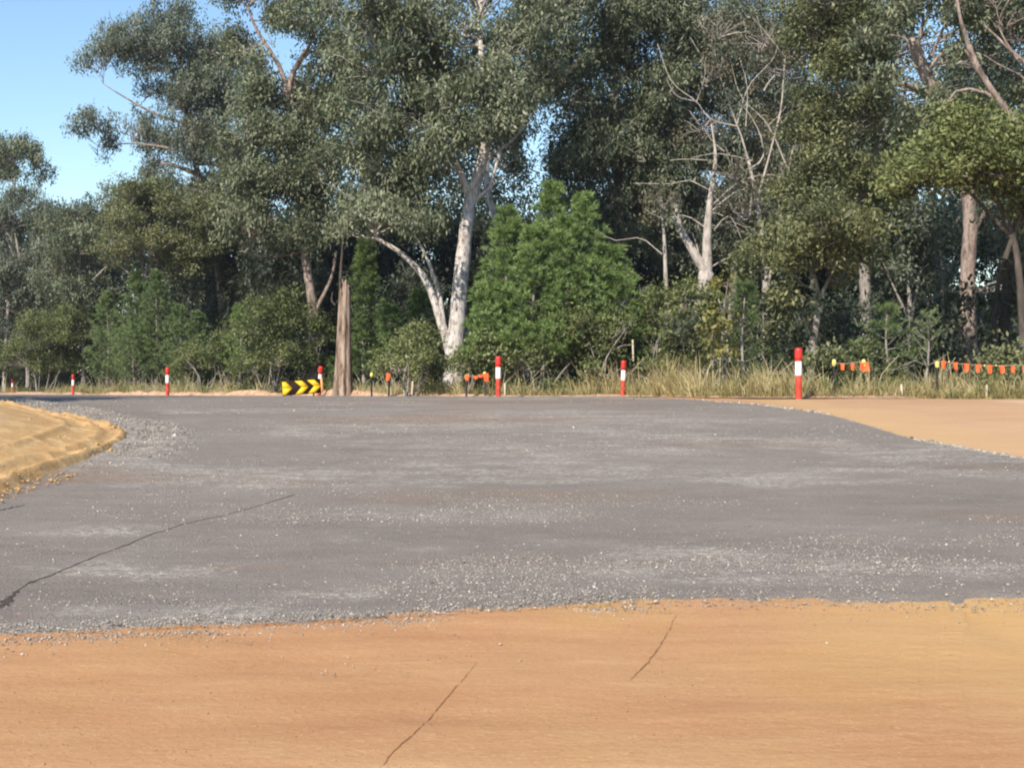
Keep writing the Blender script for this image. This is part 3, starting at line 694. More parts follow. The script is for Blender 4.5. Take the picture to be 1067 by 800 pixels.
tree('gum_tree', 'slim gum whose white trunk leans out above the bright green pines', 'tree', GT, 55,
     [([(560, 404), (536, 310), (520, 245), (507, 185), (511, 130), (530, 60)], .19, .07, True), ([(510, 200), (522, 160), (552, 110)], .09, .03)],
     [(560, 20, 46, 34), (590, 70, 42, 34), (552, 92, 34, 26), (600, 10, 48, 36), (576, -30, 50, 30), (610, 110, 34, 22), (530, 175, 20, 24, 2), (528, 115, 22, 18, 2)], 'gum', 'bark_white', tint=.42)
tree('gum_tree', 'dense dark grey green gum filling the top middle of the forest', 'tree', GT, 57,
     [([(645, 404), (650, 320), (646, 220), (642, 120), (640, 30)], .26, .08, True), ([(646, 210), (610, 150), (590, 125)], .09, .03), ([(645, 190), (680, 130), (700, 90)], .10, .03), ([(644, 170), (615, 110), (590, 60)], .09, .03)],
     [(640, 20, 50, 36), (690, 20, 46, 36), (620, 70, 42, 34), (668, 72, 46, 36), (706, 80, 36, 34), (640, 120, 46, 30), (690, 125, 40, 30), (600, 150, 34, 26), (645, 165, 48, 30), (690, 175, 36, 28), (600, 190, 40, 26), (660, 205, 46, 26), (720, 30, 34, 34), (660, -30, 60, 34), (612, 218, 30, 20), (640, 250, 40, 26), (690, 235, 30, 24)], 'gum', 'bark_grey', tint=.38)
tree('dying_tree', 'half dead tree of bare bleached branches and thin brown leaves', 'tree', GT, 48,
     [([(728, 402), (731, 330), (737, 284)], .30, .26, True), ([(737, 286), (720, 258), (710, 240), (703, 212)], .20, .06), ([(737, 286), (737, 250), (740, 214), (744, 185), (746, 160), (741, 130)], .19, .022), ([(746, 168), (716, 166), (698, 167)], 0.022, 0.010), ([(746, 200), (735, 196), (718, 188), (700, 192), (660, 191)], 0.025, 0.009), ([(739, 222), (765, 200), (785, 196)], 0.036, 0.014),
      ([(790, 404), (797, 330), (796, 260), (788, 205), (780, 168)], .15, .055, True), ([(780, 168), (772, 140), (768, 130), (755, 92), (748, 70), (742, 44)], 0.036, 0.014), ([(769, 132), (740, 124), (726, 106), (700, 85), (685, 46)], 0.027, 0.010), ([(726, 106), (705, 100), (694, 82)], 0.017, 0.007), ([(783, 175), (795, 165), (792, 140), (778, 115), (760, 98)], 0.032, 0.012), ([(777, 132), (778, 90), (770, 60)], 0.022, 0.009),
      ([(784, 168), (770, 164), (745, 160), (720, 165)], 0.025, 0.010), ([(755, 158), (742, 146), (734, 134)], 0.019, 0.009), ([(800, 300), (815, 215), (830, 140), (860, 95), (858, 40)], 0.050, 0.016), ([(796, 95), (802, 85), (808, 78)], 0.036, 0.022), ([(728, 262), (720, 240), (712, 248), (704, 246)], 0.022, 0.009), ([(790, 205), (812, 120), (818, 60), (828, 22), (815, 0)], 0.043, 0.014), ([(818, 60), (790, 25), (778, 18)], 0.022, 0.009), ([(828, 22), (838, -5)], 0.022, 0.009),
      ([(697, 404), (695, 330), (693, 262), (688, 205)], .13, .04, True), ([(736, 282), (755, 270), (772, 268)], 0.029, 0.009), ([(820, 175), (800, 130), (772, 100), (760, 60)], 0.029, 0.010), ([(768, 130), (780, 90), (806, 60), (812, 30)], 0.029, 0.009), ([(726, 106), (735, 70), (720, 40)], 0.019, 0.007), ([(690, 265), (668, 248), (640, 250), (622, 240)], 0.025, 0.009), ([(742, 214), (770, 190), (800, 182), (822, 190)], 0.029, 0.010), ([(738, 240), (715, 225), (690, 228), (672, 218)], 0.029, 0.010), ([(856, 95), (845, 60), (850, 30)], 0.022, 0.009), ([(790, 200), (760, 182), (735, 185)], 0.022, 0.009), ([(744, 240), (760, 225), (778, 262)], 0.022, 0.009)],
     [(770, 225, 36, 26, 1.7), (790, 45, 40, 30, 1.7), (755, 30, 30, 24, -.9), (812, 75, 30, 30, 1.7), (730, 140, 22, 20, 1.7), (765, 180, 30, 22, -.9), (800, 140, 28, 30, 1.7), (810, 195, 34, 28, 1.7), (745, 75, 24, 22, -.9), (790, 250, 28, 20, 1.7), (830, 20, 34, 26, 1.7), (690, 212, 22, 20, -.9), (830, 230, 26, 22, 1.7)], 'brown', 'bark_bleached', fill=.75, deadtwig=8, tint=.5)
tree('gum_tree', 'tall olive gum with a full rounded crown beside the half dead tree', 'tree', GT, 45,
     [([(905, 402), (902, 320), (895, 230), (880, 140), (868, 60)], .24, .07, True), ([(897, 250), (860, 200), (835, 170)], .10, .03), ([(890, 200), (915, 150), (930, 110)], .09, .03)],
     [(862, 118, 34, 28), (835, 150, 30, 26), (895, 130, 36, 30), (850, 60, 38, 32), (900, 75, 40, 34), (880, 30, 42, 32), (835, 15, 34, 28), (925, 95, 26, 26), (900, 178, 34, 26), (862, 182, 36, 26), (830, 205, 30, 24), (925, 35, 30, 28), (880, -20, 50, 30), (905, 222, 30, 22)], 'olive', 'bark_grey', tint=.38)
tree('gum_tree', 'straight thick pinkish trunked gum with sky gaps in its open top', 'tree', GT, 41,
     [([(1013, 404), (1011, 370), (1008, 300), (1011, 225), (1000, 160), (985, 115), (964, 76), (950, 42)], .25, .18, True), ([(964, 76), (985, 52), (1008, 40)], .06, .025), ([(966, 80), (945, 42), (905, 38)], .055, .02), ([(970, 60), (985, 20), (978, -10)], .05, .02), ([(1010, 300), (1022, 303), (1034, 305)], .04, .02), ([(1010, 250), (1040, 200), (1075, 160)], .08, .03), ([(955, 48), (962, 20), (955, -15)], .06, .03)],
     [(925, 10, 26, 18), (960, 2, 24, 14), (1005, 12, 26, 20), (900, 42, 26, 20), (955, -40, 50, 34), (1050, 5, 34, 24), (1010, -35, 46, 30), (985, 100, 24, 18), (940, 125, 26, 18)], 'gum', 'bark_pink', tint=.5)
tree('gum_tree', 'gum leaning in from outside the picture on a bare pink curved trunk', 'tree', GT, 37,
     [([(1150, 406), (1125, 300), (1095, 190), (1067, 140), (1045, 112), (1022, 76), (1010, 48)], .17, .07, True), ([(1048, 115), (1030, 98), (1000, 93), (986, 108)], .06, .03), ([(1022, 78), (1012, 60), (1006, 52)], .05, .03), ([(1110, 240), (1080, 90), (1050, 50), (1025, 26)], .09, .03), ([(1060, 62), (1048, 45), (1040, 28)], .04, .02), ([(1010, 50), (1000, 15), (995, -20)], .06, .03), ([(1100, 120), (1062, 78), (1045, 70), (1026, 58)], .04, .018)],
     [(1030, 22, 30, 22, 1.8), (1062, 36, 32, 28, 1.8), (1085, 85, 30, 30, 2.2), (1068, 84, 22, 20, 2.6), (1030, -10, 46, 26, 1), (1085, 10, 44, 36, 1.5), (1000, 14, 22, 14, 1.5), (1120, 130, 30, 36, 2)], 'gum', 'bark_pink', tint=.4, fill=.8)
tree('broadleaf_tree', 'bright lime green rounded tree catching the sun below the leaning trunk', 'tree', None, 34,
     [([(1066, 404), (1064, 320), (1056, 250), (1030, 190)], .13, .05, True), ([(1056, 250), (1010, 200), (975, 178)], .06, .02), ([(1047, 270), (1070, 210), (1085, 180)], .07, .02)],
     [(955, 176, 30, 20), (990, 150, 36, 24), (1028, 148, 34, 26), (1062, 158, 30, 26), (940, 196, 24, 13), (980, 190, 34, 20), (1018, 185, 34, 22), (1055, 196, 28, 20), (1000, 124, 30, 16), (1095, 170, 34, 30), (1062, 226, 22, 16), (1100, 225, 34, 26), (975, 170, 30, 20, -1), (1010, 165, 30, 22, -1.4), (930, 205, 20, 11), (1045, 178, 26, 20, -1.4)], 'lime', 'bark_dark', tint=.52)
tree('gum_tree', 'pair of dark rough trunks under the lime green tree, half in shade', 'tree', GT, 38,
     [([(1050, 405), (1047, 340), (1052, 270), (1058, 220), (1070, 150)], .17, .10, True), ([(1040, 405), (1036, 340), (1044, 270), (1045, 235)], .09, .05, True), ([(1056, 250), (1075, 220), (1095, 190)], .08, .03)],
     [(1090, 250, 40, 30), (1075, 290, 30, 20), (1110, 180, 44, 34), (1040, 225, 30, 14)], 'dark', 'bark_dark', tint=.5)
tree('broadleaf_tree', 'crooked brown trunked tree with a low drab olive crown behind the nearest bollard', 'tree', None, 37,
     [([(848, 402), (847, 365), (852, 325), (850, 300), (842, 270)], .135, .07, True), ([(850, 318), (862, 296), (870, 275), (880, 250)], .06, .03), ([(848, 360), (838, 335), (836, 322)], .035, .02), ([(850, 300), (836, 296), (826, 280)], .045, .02), ([(845, 280), (858, 255), (872, 240)], .045, .02)],
     [(815, 252, 30, 22), (845, 222, 34, 22), (880, 236, 30, 22), (822, 282, 24, 16), (862, 262, 32, 20), (895, 268, 24, 18), (815, 312, 16, 11, -.8, .9), (880, 292, 22, 14), (848, 245, 30, 18), (905, 245, 20, 18)], 'olive', 'bark_grey', tint=.45)
tree('gum_tree', 'shaded grey gum of many thin upright stems in the dark gap', 'tree', GT, 46,
     [([(945, 403), (948, 320), (942, 260), (935, 215)], .10, .04, True), ([(948, 340), (960, 280), (975, 240)], .05, .02), ([(946, 330), (925, 285), (915, 260)], .05, .02), ([(985, 403), (982, 320), (978, 250)], .07, .04, True)],
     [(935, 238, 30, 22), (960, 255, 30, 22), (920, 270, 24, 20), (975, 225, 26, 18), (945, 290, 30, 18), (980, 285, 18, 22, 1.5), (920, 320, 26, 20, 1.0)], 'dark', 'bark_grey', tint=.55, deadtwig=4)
tree('gum_tree', 'dull green gum standing right behind the bleached half dead tree', 'tree', GT, 58,
     [([(760, 404), (764, 300), (770, 200), (775, 80)], .22, .07, True), ([(766, 260), (730, 210), (705, 180)], .09, .03), ([(768, 230), (805, 180), (825, 150)], .09, .03)],
     [(735, 50, 44, 36), (780, 40, 44, 36), (820, 60, 40, 36), (745, 105, 44, 34), (795, 115, 44, 34), (720, 150, 40, 30), (765, 165, 44, 30), (815, 165, 40, 32), (725, 205, 40, 28), (775, 215, 44, 28), (820, 225, 40, 28), (750, 255, 44, 26), (800, 270, 40, 26), (770, -15, 60, 34), (710, 265, 36, 24), (840, 110, 34, 30), (700, 95, 34, 28, 2), (690, 145, 32, 26, 2), (730, 215, 36, 24, 2), (690, 200, 32, 26, 2), (765, 80, 36, 28, 2), (850, 155, 30, 26, 2)], 'gum_grey', 'bark_grey', tint=.30)
tree('gum_tree', 'dim gum filling the space behind the straight pinkish trunk', 'tree', GT, 56,
     [([(950, 404), (945, 300), (930, 180), (925, 60)], .2, .06, True), ([(944, 290), (990, 240), (1010, 210)], .08, .03), ([(940, 250), (900, 200), (885, 170)], .08, .03)],
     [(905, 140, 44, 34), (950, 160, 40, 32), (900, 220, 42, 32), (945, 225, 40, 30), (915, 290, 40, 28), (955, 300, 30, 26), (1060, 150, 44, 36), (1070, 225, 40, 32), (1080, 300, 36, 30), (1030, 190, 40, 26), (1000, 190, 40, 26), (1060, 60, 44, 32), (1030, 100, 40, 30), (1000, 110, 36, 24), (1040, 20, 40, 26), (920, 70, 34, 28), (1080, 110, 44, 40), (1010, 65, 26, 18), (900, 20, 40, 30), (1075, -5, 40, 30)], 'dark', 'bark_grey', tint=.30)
# --- weathered stump
acc = Acc(); Ys = 50.5; xs_ = (357 - CX) * Ys / F; zb = gz1(xs_, Ys); Ht = EYE + (CY - 296) * Ys / F - zb
n, k = 34, 40; u = np.linspace(0, 1, n); an = np.linspace(0, 2 * np.pi, k, endpoint=False)
rad = .215 + .12 * (1 - u) ** 1.6 + .04 * np.exp(-u * 9)
fur = 1 + .30 * (fbm(np.cos(an)[None] * 4.5 + 5, np.sin(an)[None] * 4.5 + u[:, None] * .35, u[:, None] * .5, 7, 4) - .5) * 2
zt = u[:, None] * (Ht + .75 * (fbm(np.cos(an) * 2.5, np.sin(an) * 2.5, 0, 9, 3) - .5)[None] * 2 + np.zeros((n, 1)))
rr = rad[:, None] * fur
V = np.stack([xs_ + rr * np.cos(an) + .10 * u[:, None], Ys + rr * np.sin(an) + 0 * zt, zb - .1 + zt], -1).reshape(-1, 3)
i = np.arange(n - 1)[:, None] * k; j = np.arange(k)[None]; j2 = (j + 1) % k
acc.add(V, np.stack([i + j, i + j2, i + k + j2, i + k + j], -1).reshape(-1, 4))
acc.add(np.vstack([V[-k:], [[xs_ + .1, Ys, zb + Ht - .35]]]), None, [[q, (q + 1) % k, k] for q in range(k)])
st = empty('tree_stump', (xs_, Ys, zb), 'tall broken tree stump of bare weathered wood beside the arrow board', 'tree stump')
acc.build('trunk', M['bark_stump'], st, False, (xs_, Ys, zb))
acc = Acc(); tube(acc, resample([(xs_ - .25, Ys - .1, zb + Ht - .75), (xs_ - .38, Ys - .1, zb + Ht - .6), (xs_ - .36, Ys, zb + Ht - .3)], 7), np.linspace(.05, .02, 7), 6, .1)
tube(acc, resample([(xs_ - .1, Ys + .1, zb + Ht - .5), (xs_ - .1, Ys + .3, zb + Ht + .5), (xs_ - .0, Ys + .4, zb + Ht + 2.1)], 9), np.linspace(.07, .03, 9), 6, .1)
acc.build('branch_stub', M['bark_dark'], st, True, (xs_, Ys, zb))

# --- pines and casuarinas
GP = 'young pines at the forest edge'
conifer('pine_tree', 'bright green pine with the pointed tip nearest the white leaning trunk', GP, 43.4, 529, 218, 48)
conifer('pine_tree', 'tallest bright green pine, in the middle of the pine clump', GP, 44.3, 574, 192, 56)
conifer('pine_tree', 'bright green pine on the side of the clump facing the half dead tree', GP, 43.8, 608, 206, 56)
conifer('pine_tree', 'low spreading pine at the foot of the bright green clump', GP, 42.8, 556, 240, 66, tint=.55)
conifer('pine_tree', 'pine packed between the tallest pine and the outer flank of the clump', GP, 43.1, 590, 232, 60, tint=.55)
conifer('pine_tree', 'short bushy pine on the outer flank of the clump, above the slim bollard', GP, 43.6, 642, 262, 48, tint=.5)
conifer('pine_tree', 'outermost low pine of the clump on the side of the white trunk', GP, 43.0, 507, 292, 36, tint=.55)
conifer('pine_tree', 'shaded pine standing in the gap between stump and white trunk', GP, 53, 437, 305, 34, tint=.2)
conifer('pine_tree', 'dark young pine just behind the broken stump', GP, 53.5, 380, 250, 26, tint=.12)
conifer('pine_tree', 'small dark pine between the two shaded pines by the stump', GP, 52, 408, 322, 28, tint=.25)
conifer('pine_tree', 'tiny green pine growing close beside the arrow board', GP, 56, 347, 376, 12, tint=.5, needle=.16)
GCa = 'soft needled casuarinas along the road'
cas = dict(mat='casuarina', needle=.20, wid=.024, tuft=22, up=.8)
conifer('casuarina_tree', 'pointed casuarina, the tallest tip of the soft needled row', GCa, 70, 141, 284, 36, **cas)
conifer('casuarina_tree', 'casuarina twinned with the tallest one, a little lower', GCa, 68.5, 164, 286, 34, **cas)
conifer('casuarina_tree', 'casuarina at the sunlit start of the soft needled row', GCa, 75, 112, 308, 32, tint=.6, **cas)
conifer('casuarina_tree', 'sparse casuarina whose pale stem shows low down', GCa, 66, 187, 322, 28, dens=.75, **cas)
conifer('casuarina_tree', 'small casuarina last in the row before the dark trunk', GCa, 63.5, 207, 330, 26, dens=.9, tint=.4, **cas)
conifer('casuarina_tree', 'wide casuarina filling the foot of the row near the shaded bollard', GCa, 68, 140, 340, 40, tint=.6, **cas)
conifer('casuarina_tree', 'fresh green sapling between the row and the grey green bush', GCa, 58, 250, 322, 24, mat='pine', tint=.62, needle=.18, wid=.018, up=.9)
conifer('casuarina_tree', 'feathery grey green casuarina drooping beside the orange bunting', GCa, 35, 925, 318, 40, mat='casuarina', tint=.42, needle=.15, wid=.013, up=.25, dens=.85)
conifer('sapling', 'thin pale stemmed sapling with bare sloping fronds in the dark gap', None, 34.5, 966, 328, 34, mat='casuarina', tint=.8, needle=.10, wid=.012, tuft=9, up=.55, dens=.8, step=.34, base_h=.25)
conifer('casuarina_tree', 'dull casuarina behind the straw grass near the shaded tree foot', GCa, 36.5, 775, 300, 36, mat='casuarina', tint=.28, needle=.15, wid=.014, up=.45, base_h=.05)

# --- shrubs
shrub('grey green bush hiding the foot of the trunk with the broken stub', 61, [(238, 360, 18, 20), (225, 372, 16, 14)], 'shrub', tint=.45, rc=.42)
shrub('grey green thicket at the far end of the road under the low gums', 82, [(45, 355, 36, 28), (75, 345, 28, 28), (20, 378, 30, 18), (62, 382, 32, 18)], 'shrub', tint=.45, rc=.5, deadtwig=3)
shrub('dark thicket at the very edge of the picture behind the mound', 96, [(0, 365, 30, 30), (-25, 350, 36, 40), (15, 390, 22, 12)], 'dark', tint=.5, rc=.5)
shrub('leafy bush under the sparse casuarina, beside the shaded bollard', 61, [(205, 378, 26, 18), (225, 385, 22, 14), (190, 392, 16, 9)], 'shrub', tint=.6, rc=.4)
shrub('grey green bush between the fresh sapling and the arrow board', 55, [(278, 345, 28, 34), (290, 375, 26, 20), (262, 380, 22, 16), (300, 330, 20, 26)], 'shrub', tint=.32, rc=.42)
shrub('tall slender bush at the foot of the forked pink gum', 56, [(335, 350, 13, 22), (318, 375, 14, 18), (343, 385, 12, 12)], 'shrub', tint=.35)
shrub('light green bush spilling around the foot of the white trunk', 45, [(430, 368, 30, 22), (455, 385, 30, 14), (408, 385, 22, 12), (440, 350, 18, 12)], 'shrub', tint=.72)
shrub('low olive bush between the white trunk and the red bollard', 43.2, [(490, 378, 24, 18), (512, 370, 24, 20), (500, 395, 24, 9)], 'shrub', tint=.6)
shrub('dense green bush under the pine clump behind the red bollard', 42.4, [(556, 350, 34, 28), (545, 380, 30, 18), (585, 372, 30, 22), (600, 345, 26, 24)], 'shrub', tint=.55)
shrub('twiggy bush beside the slim bollard with bare stems below', 42.0, [(625, 362, 26, 24), (648, 345, 18, 20), (610, 388, 20, 12)], 'shrub', tint=.5, deadtwig=4)
shrub('tall bush with rounded leaves below the bleached forked trunk', 42.5, [(690, 325, 26, 30), (710, 350, 28, 24), (680, 360, 22, 22), (718, 318, 20, 22), (700, 380, 30, 12), (738, 315, 16, 16), (735, 345, 18, 20), (732, 378, 20, 16)], 'shrub', tint=.58)
shrub('dark recess bush between the pine clump and the rounded leaf bush', 46, [(662, 330, 16, 30), (658, 370, 16, 18)], 'dark', tint=.2)
shrub('yellow green sprig bush glowing in front of the drab bush', 36, [(752, 318, 13, 18), (745, 345, 11, 18), (757, 296, 9, 10), (756, 370, 12, 14)], 'yellow', tint=.5, bark='bark_grey', fill=.8)
shrub('drab olive bush with rusty tips beside the yellow green sprig', 41, [(785, 290, 22, 22), (790, 330, 30, 30), (775, 365, 28, 20), (805, 365, 22, 20), (790, 265, 12, 12)], 'olive', tint=.30)
shrub('wiry bush under the crooked brown tree, near the nearest bollard', 34.5, [(868, 388, 20, 12), (858, 372, 14, 14), (885, 392, 14, 9)], 'olive', tint=.3, fill=.7, deadtwig=3)
shrub('dark fern like bush under the bunting between the two saplings', 34.5, [(905, 372, 16, 14), (945, 380, 20, 12), (925, 392, 22, 8)], 'shrub', tint=.35)
shrub('low shaded bush at the end of the long bunting', 34, [(1045, 378, 24, 8), (1060, 395, 22, 10), (1085, 385, 26, 14)], 'olive', tint=.35)
shrub('deep shaded bush between the straight gum and the drab olive tree', 43, [(890, 345, 26, 26), (935, 350, 28, 24), (905, 315, 22, 20)], 'dark', tint=.35)
shrub('deep shaded bush behind the long bunting', 42, [(985, 360, 30, 24), (1030, 355, 26, 28), (1075, 350, 32, 30)], 'dark', tint=.3)
shrub('dark bush filling the shade behind broken stump and white trunk', 57, [(400, 345, 34, 30), (375, 310, 24, 26), (450, 340, 30, 40), (425, 300, 30, 24)], 'dark', tint=.25, rc=.5)

# --- forest masses (uncountable)
def mass(name, label, centres, R, kind, tint, lod, mat=None):
    V, Q, t = clump_leaves(centres, R, kind, tint, lod)
    o = mesh_obj(name, V, Q, M[mat or kind], None, False, None, {'tint': ('FACE', t)})
    return tag(o, label, 'undergrowth' if 'under' in name else 'forest', None, 'stuff')
n = 4200
px = rng.uniform(-330, 1400, n); Yd = 70 + 22 * rng.random(n) + np.interp(px, [120, 280], [26, 0])
top = np.interp(px, [-400, -60, 0, 60, 100, 170, 215, 260, 300, 335, 1400], [190, 195, 215, 228, 232, 222, 190, 130, 118, 20, -10]) + 14
row = top + (400 - top) * rng.random(n) ** .75
hole = np.zeros(n, bool)
for hx, hy, rx_, ry_ in ((557, 138, 26, 24), (1030, 285, 14, 22), (997, 285, 16, 22), (962, 22, 34, 28), (280, 88, 12, 14), (560, 62, 14, 12)):
    hole |= ((px - hx) / rx_) ** 2 + ((row - hy) / ry_) ** 2 < 1
k = ~hole; px, row, Yd = px[k], row[k], Yd[k]
Cc = np.stack([(px - CX) * Yd / F, Yd, EYE + (CY - row) * Yd / F], 1)
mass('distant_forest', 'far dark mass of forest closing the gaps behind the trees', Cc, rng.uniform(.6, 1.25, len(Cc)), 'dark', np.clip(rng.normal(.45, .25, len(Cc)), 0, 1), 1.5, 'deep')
n = 4600
px = rng.uniform(-330, 1400, n); row = rng.uniform(225, 398, n); Yd = rng.uniform(62, 70, n) + np.interp(px, [120, 280], [32, 0])
k = (((px - 1029) / 13) ** 2 + ((row - 285) / 24) ** 2 > 1) & (((px - 997) / 14) ** 2 + ((row - 285) / 22) ** 2 > 1) & (row > np.interp(px, [-400, 0, 60, 100, 170, 215], [205, 225, 240, 245, 230, 205]))
px, row, Yd = px[k], row[k], Yd[k]
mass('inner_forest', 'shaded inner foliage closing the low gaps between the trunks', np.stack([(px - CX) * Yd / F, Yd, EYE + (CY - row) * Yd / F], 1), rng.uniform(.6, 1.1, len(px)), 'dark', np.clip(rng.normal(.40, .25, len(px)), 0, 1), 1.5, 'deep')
n = 900
xx = rng.uniform(-34, 26, n); yy = verge(xx) + 3.5 + 16 * rng.random(n)
zz = np.array([base_z(y_) for y_ in yy]) + .2 + 2.6 * rng.random(n) ** 1.4
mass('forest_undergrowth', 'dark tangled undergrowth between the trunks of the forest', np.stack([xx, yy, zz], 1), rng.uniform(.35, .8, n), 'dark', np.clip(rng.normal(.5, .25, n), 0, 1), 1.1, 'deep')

# --- verge grass
def grass(name, label, nt, per, band, hfun, wid, tint0, lean=.55):
    tx = rng.uniform(-34, 19, nt); ty = verge(tx) + band[0] + (band[1] - band[0]) * rng.random(nt) ** 1.25
    den = sstep(.25, .62, fbm(tx * .8, ty * .8, 0, 91, 3)); k = rng.random(nt) < (.12 + den) * np.interp(tx, [-34, -22, -8, -3, 3, 10, 19], [.3, .35, .35, .75, 1, 1, 1])
    tx, ty = tx[k], ty[k]; nt = len(tx)
    th = hfun(CX + tx / ty * F) * rng.gamma(6, 1 / 6., nt) * (.55 + .9 * fbm(tx * 1.1, ty * 1.1, 0, 93, 2))
    tt0 = np.clip(tint0 + .5 * (fbm(tx * .45, ty * .45, 0, 94, 3) - .5) * 2 + rng.normal(0, .16, nt), 0, 1)
    dirn = rng.normal(0, .22, (nt, 2)); spr = .05 + .16 * th
    i = np.repeat(np.arange(nt), rng.integers(per // 2, per * 3 // 2, nt)); n = len(i)
    an = rng.uniform(0, 6.28, n); rad = np.sqrt(rng.random(n))
    x = tx[i] + np.cos(an) * rad * spr[i]; y = ty[i] + np.sin(an) * rad * spr[i]
    z = base_z(y) - .05; h = th[i] * rng.uniform(.35, 1.15, n)
    d = np.stack([np.cos(an), np.sin(an)], 1) * (rad * lean)[:, None] + dirn[i] + rng.normal(0, .14, (n, 2))
    wa = an + 1.3; wv = np.stack([np.sin(wa), np.cos(wa)], 1) * (wid * rng.uniform(.5, 1.4, n))[:, None]
    b = np.stack([x, y], 1); m_ = b + d * (h * .30)[:, None]; t = b + d * h[:, None]; zt = z + h * np.clip(1 - .45 * (d ** 2).sum(1), .45, 1)
    V = np.stack([np.c_[b - wv, z], np.c_[b + wv, z], np.c_[m_ + wv * .8, z + h * .55], np.c_[m_ - wv * .8, z + h * .55], np.c_[t + wv * .15, zt], np.c_[t - wv * .15, zt]], 1).reshape(-1, 3)
    o_ = np.arange(n)[:, None] * 6
    Q = np.concatenate([o_ + [0, 1, 2, 3], o_ + [3, 2, 4, 5]], 1).reshape(-1, 4)
    tt = np.clip(tt0[i] + rng.normal(0, .14, n), 0, 1)
    ob = mesh_obj(name, V, Q, M['grass'], None, False, None, {'tint': ('FACE', np.repeat(tt, 2))})
    return tag(ob, label, 'grass', None, 'stuff')
hk = lambda px: np.interp(px, [0, 100, 200, 330, 380, 450, 520, 600, 640, 720, 760, 830, 900, 960, 1067], [.4, .45, .45, .36, .42, .42, .42, .42, .58, .62, .45, .44, .38, .38, .38])
grass('dry_grass', 'straw coloured dry grass along the road verge', 5200, 22, (.0, 3.4), hk, .011, .50)
grass('short_grass', 'short green and straw grass at the foot of the verge', 4200, 16, (-.45, 1.6), lambda px: .24 + 0 * px, .011, .26, .9)
n = 620
x = rng.uniform(-30, 18, n); y = verge(x) + .2 + 2.6 * rng.random(n); R = rng.uniform(.10, .30, n)
k = fbm(x * .5, y * .5, 0, 97, 2) > .42; x, y, R = x[k], y[k], R[k]
mass('verge_weeds', 'low leafy green weeds mixed into the dry verge grass', np.stack([x, y, base_z(y) + R * .8 + .12 * rng.random(len(x))], 1), R, 'shrub', np.clip(rng.normal(.65, .2, len(x)), 0, 1), .75)
# scattered bare stalks
def stalks():
    acc = Acc()
    for q in range(260):
        x = rng.uniform(-30, 17); y = verge(x) + rng.uniform(.6, 3.0); z = float(base_z(y)); h = rng.uniform(.4, 1.1)
        tube(acc, resample([(x, y, z - .05), (x + rng.normal(0, .08), y, z + h * .5), (x + rng.normal(0, .22), y + rng.normal(0, .1), z + h)], 5), np.linspace(.012, .006, 5), 4, 0, False)
    o = acc.build('dry_stalks', M['peg'], None, True); tag(o, 'thin bare pale stalks standing among the verge grass', 'grass', None, 'stuff')
stalks()
# trees outside the frame whose shade crosses the road at its far end
for q, (x, Yt) in enumerate(((-17.5, 23), (-21, 30), (-25, 38))):
    pxc = CX + x / Yt * F; s = 1466 / Yt
    row_g = 400 + (EYE - gz1(x, Yt)) * s
    tree('gum_tree', ('shade casting gum beyond the mound, outside the picture', 'second gum beyond the mound, behind the first, outside the picture', 'gum closest to the mound, outside the picture')[q], 'tree', GT, Yt,
         [([(pxc, row_g), (pxc + 5, row_g - 5 * s), (pxc, row_g - 10 * s)], .25, .08, True)],
         [(pxc + dx * s, row_g - hz * s, 2.4 * s, 1.8 * s, dy) for dx, hz, dy in ((0, 11, 0), (2, 9, 1), (-2, 8.5, 0), (.5, 7, -2), (0, 8, 2), (2.2, 6.5, -1))], 'dark', 'bark_grey', lod=1.8, twig=False)
# ------------------------------------------------------------------ road furniture
def prim_cyl(acc, c, r0, r1, z0, z1, k=20, caps=True):
    an = np.linspace(0, 2 * np.pi, k, endpoint=False)
    V = np.concatenate([np.stack([c[0] + r * np.cos(an), c[1] + r * np.sin(an), np.full(k, z)], 1) for r, z in ((r0, z0), (r1, z1))] + [[[c[0], c[1], z0], [c[0], c[1], z1]]])
    Q = [[q, (q + 1) % k, k + (q + 1) % k, k + q] for q in range(k)]
    T = [[(q + 1) % k, q, 2 * k] for q in range(k)] + [[k + q, k + (q + 1) % k, 2 * k + 1] for q in range(k)] if caps else None
    acc.add(V, Q, T)
def lathe(acc, c, prof, k=20):
    an = np.linspace(0, 2 * np.pi, k, endpoint=False); n = len(prof)
    V = np.concatenate([np.stack([c[0] + r * np.cos(an), c[1] + r * np.sin(an), np.full(k, c[2] + z)], 1) for r, z in prof])
    i = np.arange(n - 1)[:, None] * k; j = np.arange(k)[None]; j2 = (j + 1) % k
    acc.add(V, np.stack([i + j, i + j2, i + k + j2, i + k + j], -1).reshape(-1, 4))
    for e, s in ((0, -1), (n - 1, 1)):
        if prof[e][0] > .002: acc.add(np.vstack([V[e * k:(e + 1) * k], [[c[0], c[1], c[2] + prof[e][1]]]]), None, [[q, (q + 1) % k, k] for q in range(k)])
GB = 'red and white bollards along the road edge'
def make_bollard():
    r = bpy.data.objects.new('bollard', None); COL.objects.link(r)
    a_ = Acc(); lathe(a_, (0, 0, 0), [(.074, -.06), (.072, .05), (.0715, .50), (.071, .93)]); a_.build('post', M['red'], r)
    a_ = Acc(); lathe(a_, (0, 0, 0), [(.0735, .50), (.0745, .505), (.0745, .797), (.0735, .802)]); a_.build('reflective_band', M['white'], r)
    a_ = Acc(); lathe(a_, (0, 0, 0), [(.0725, .84), (.084, .845), (.086, .90), (.085, 1.04), (.081, 1.085), (.066, 1.103), (.001, 1.106)]); a_.build('cap', M['red_dark'], r)
    return r
def copy_tree(o, parent=None):
    c = o.copy(); COL.objects.link(c); c.parent = parent
    for ch in list(o.children): copy_tree(ch, c)
    return c
proto = make_bollard(); first = True
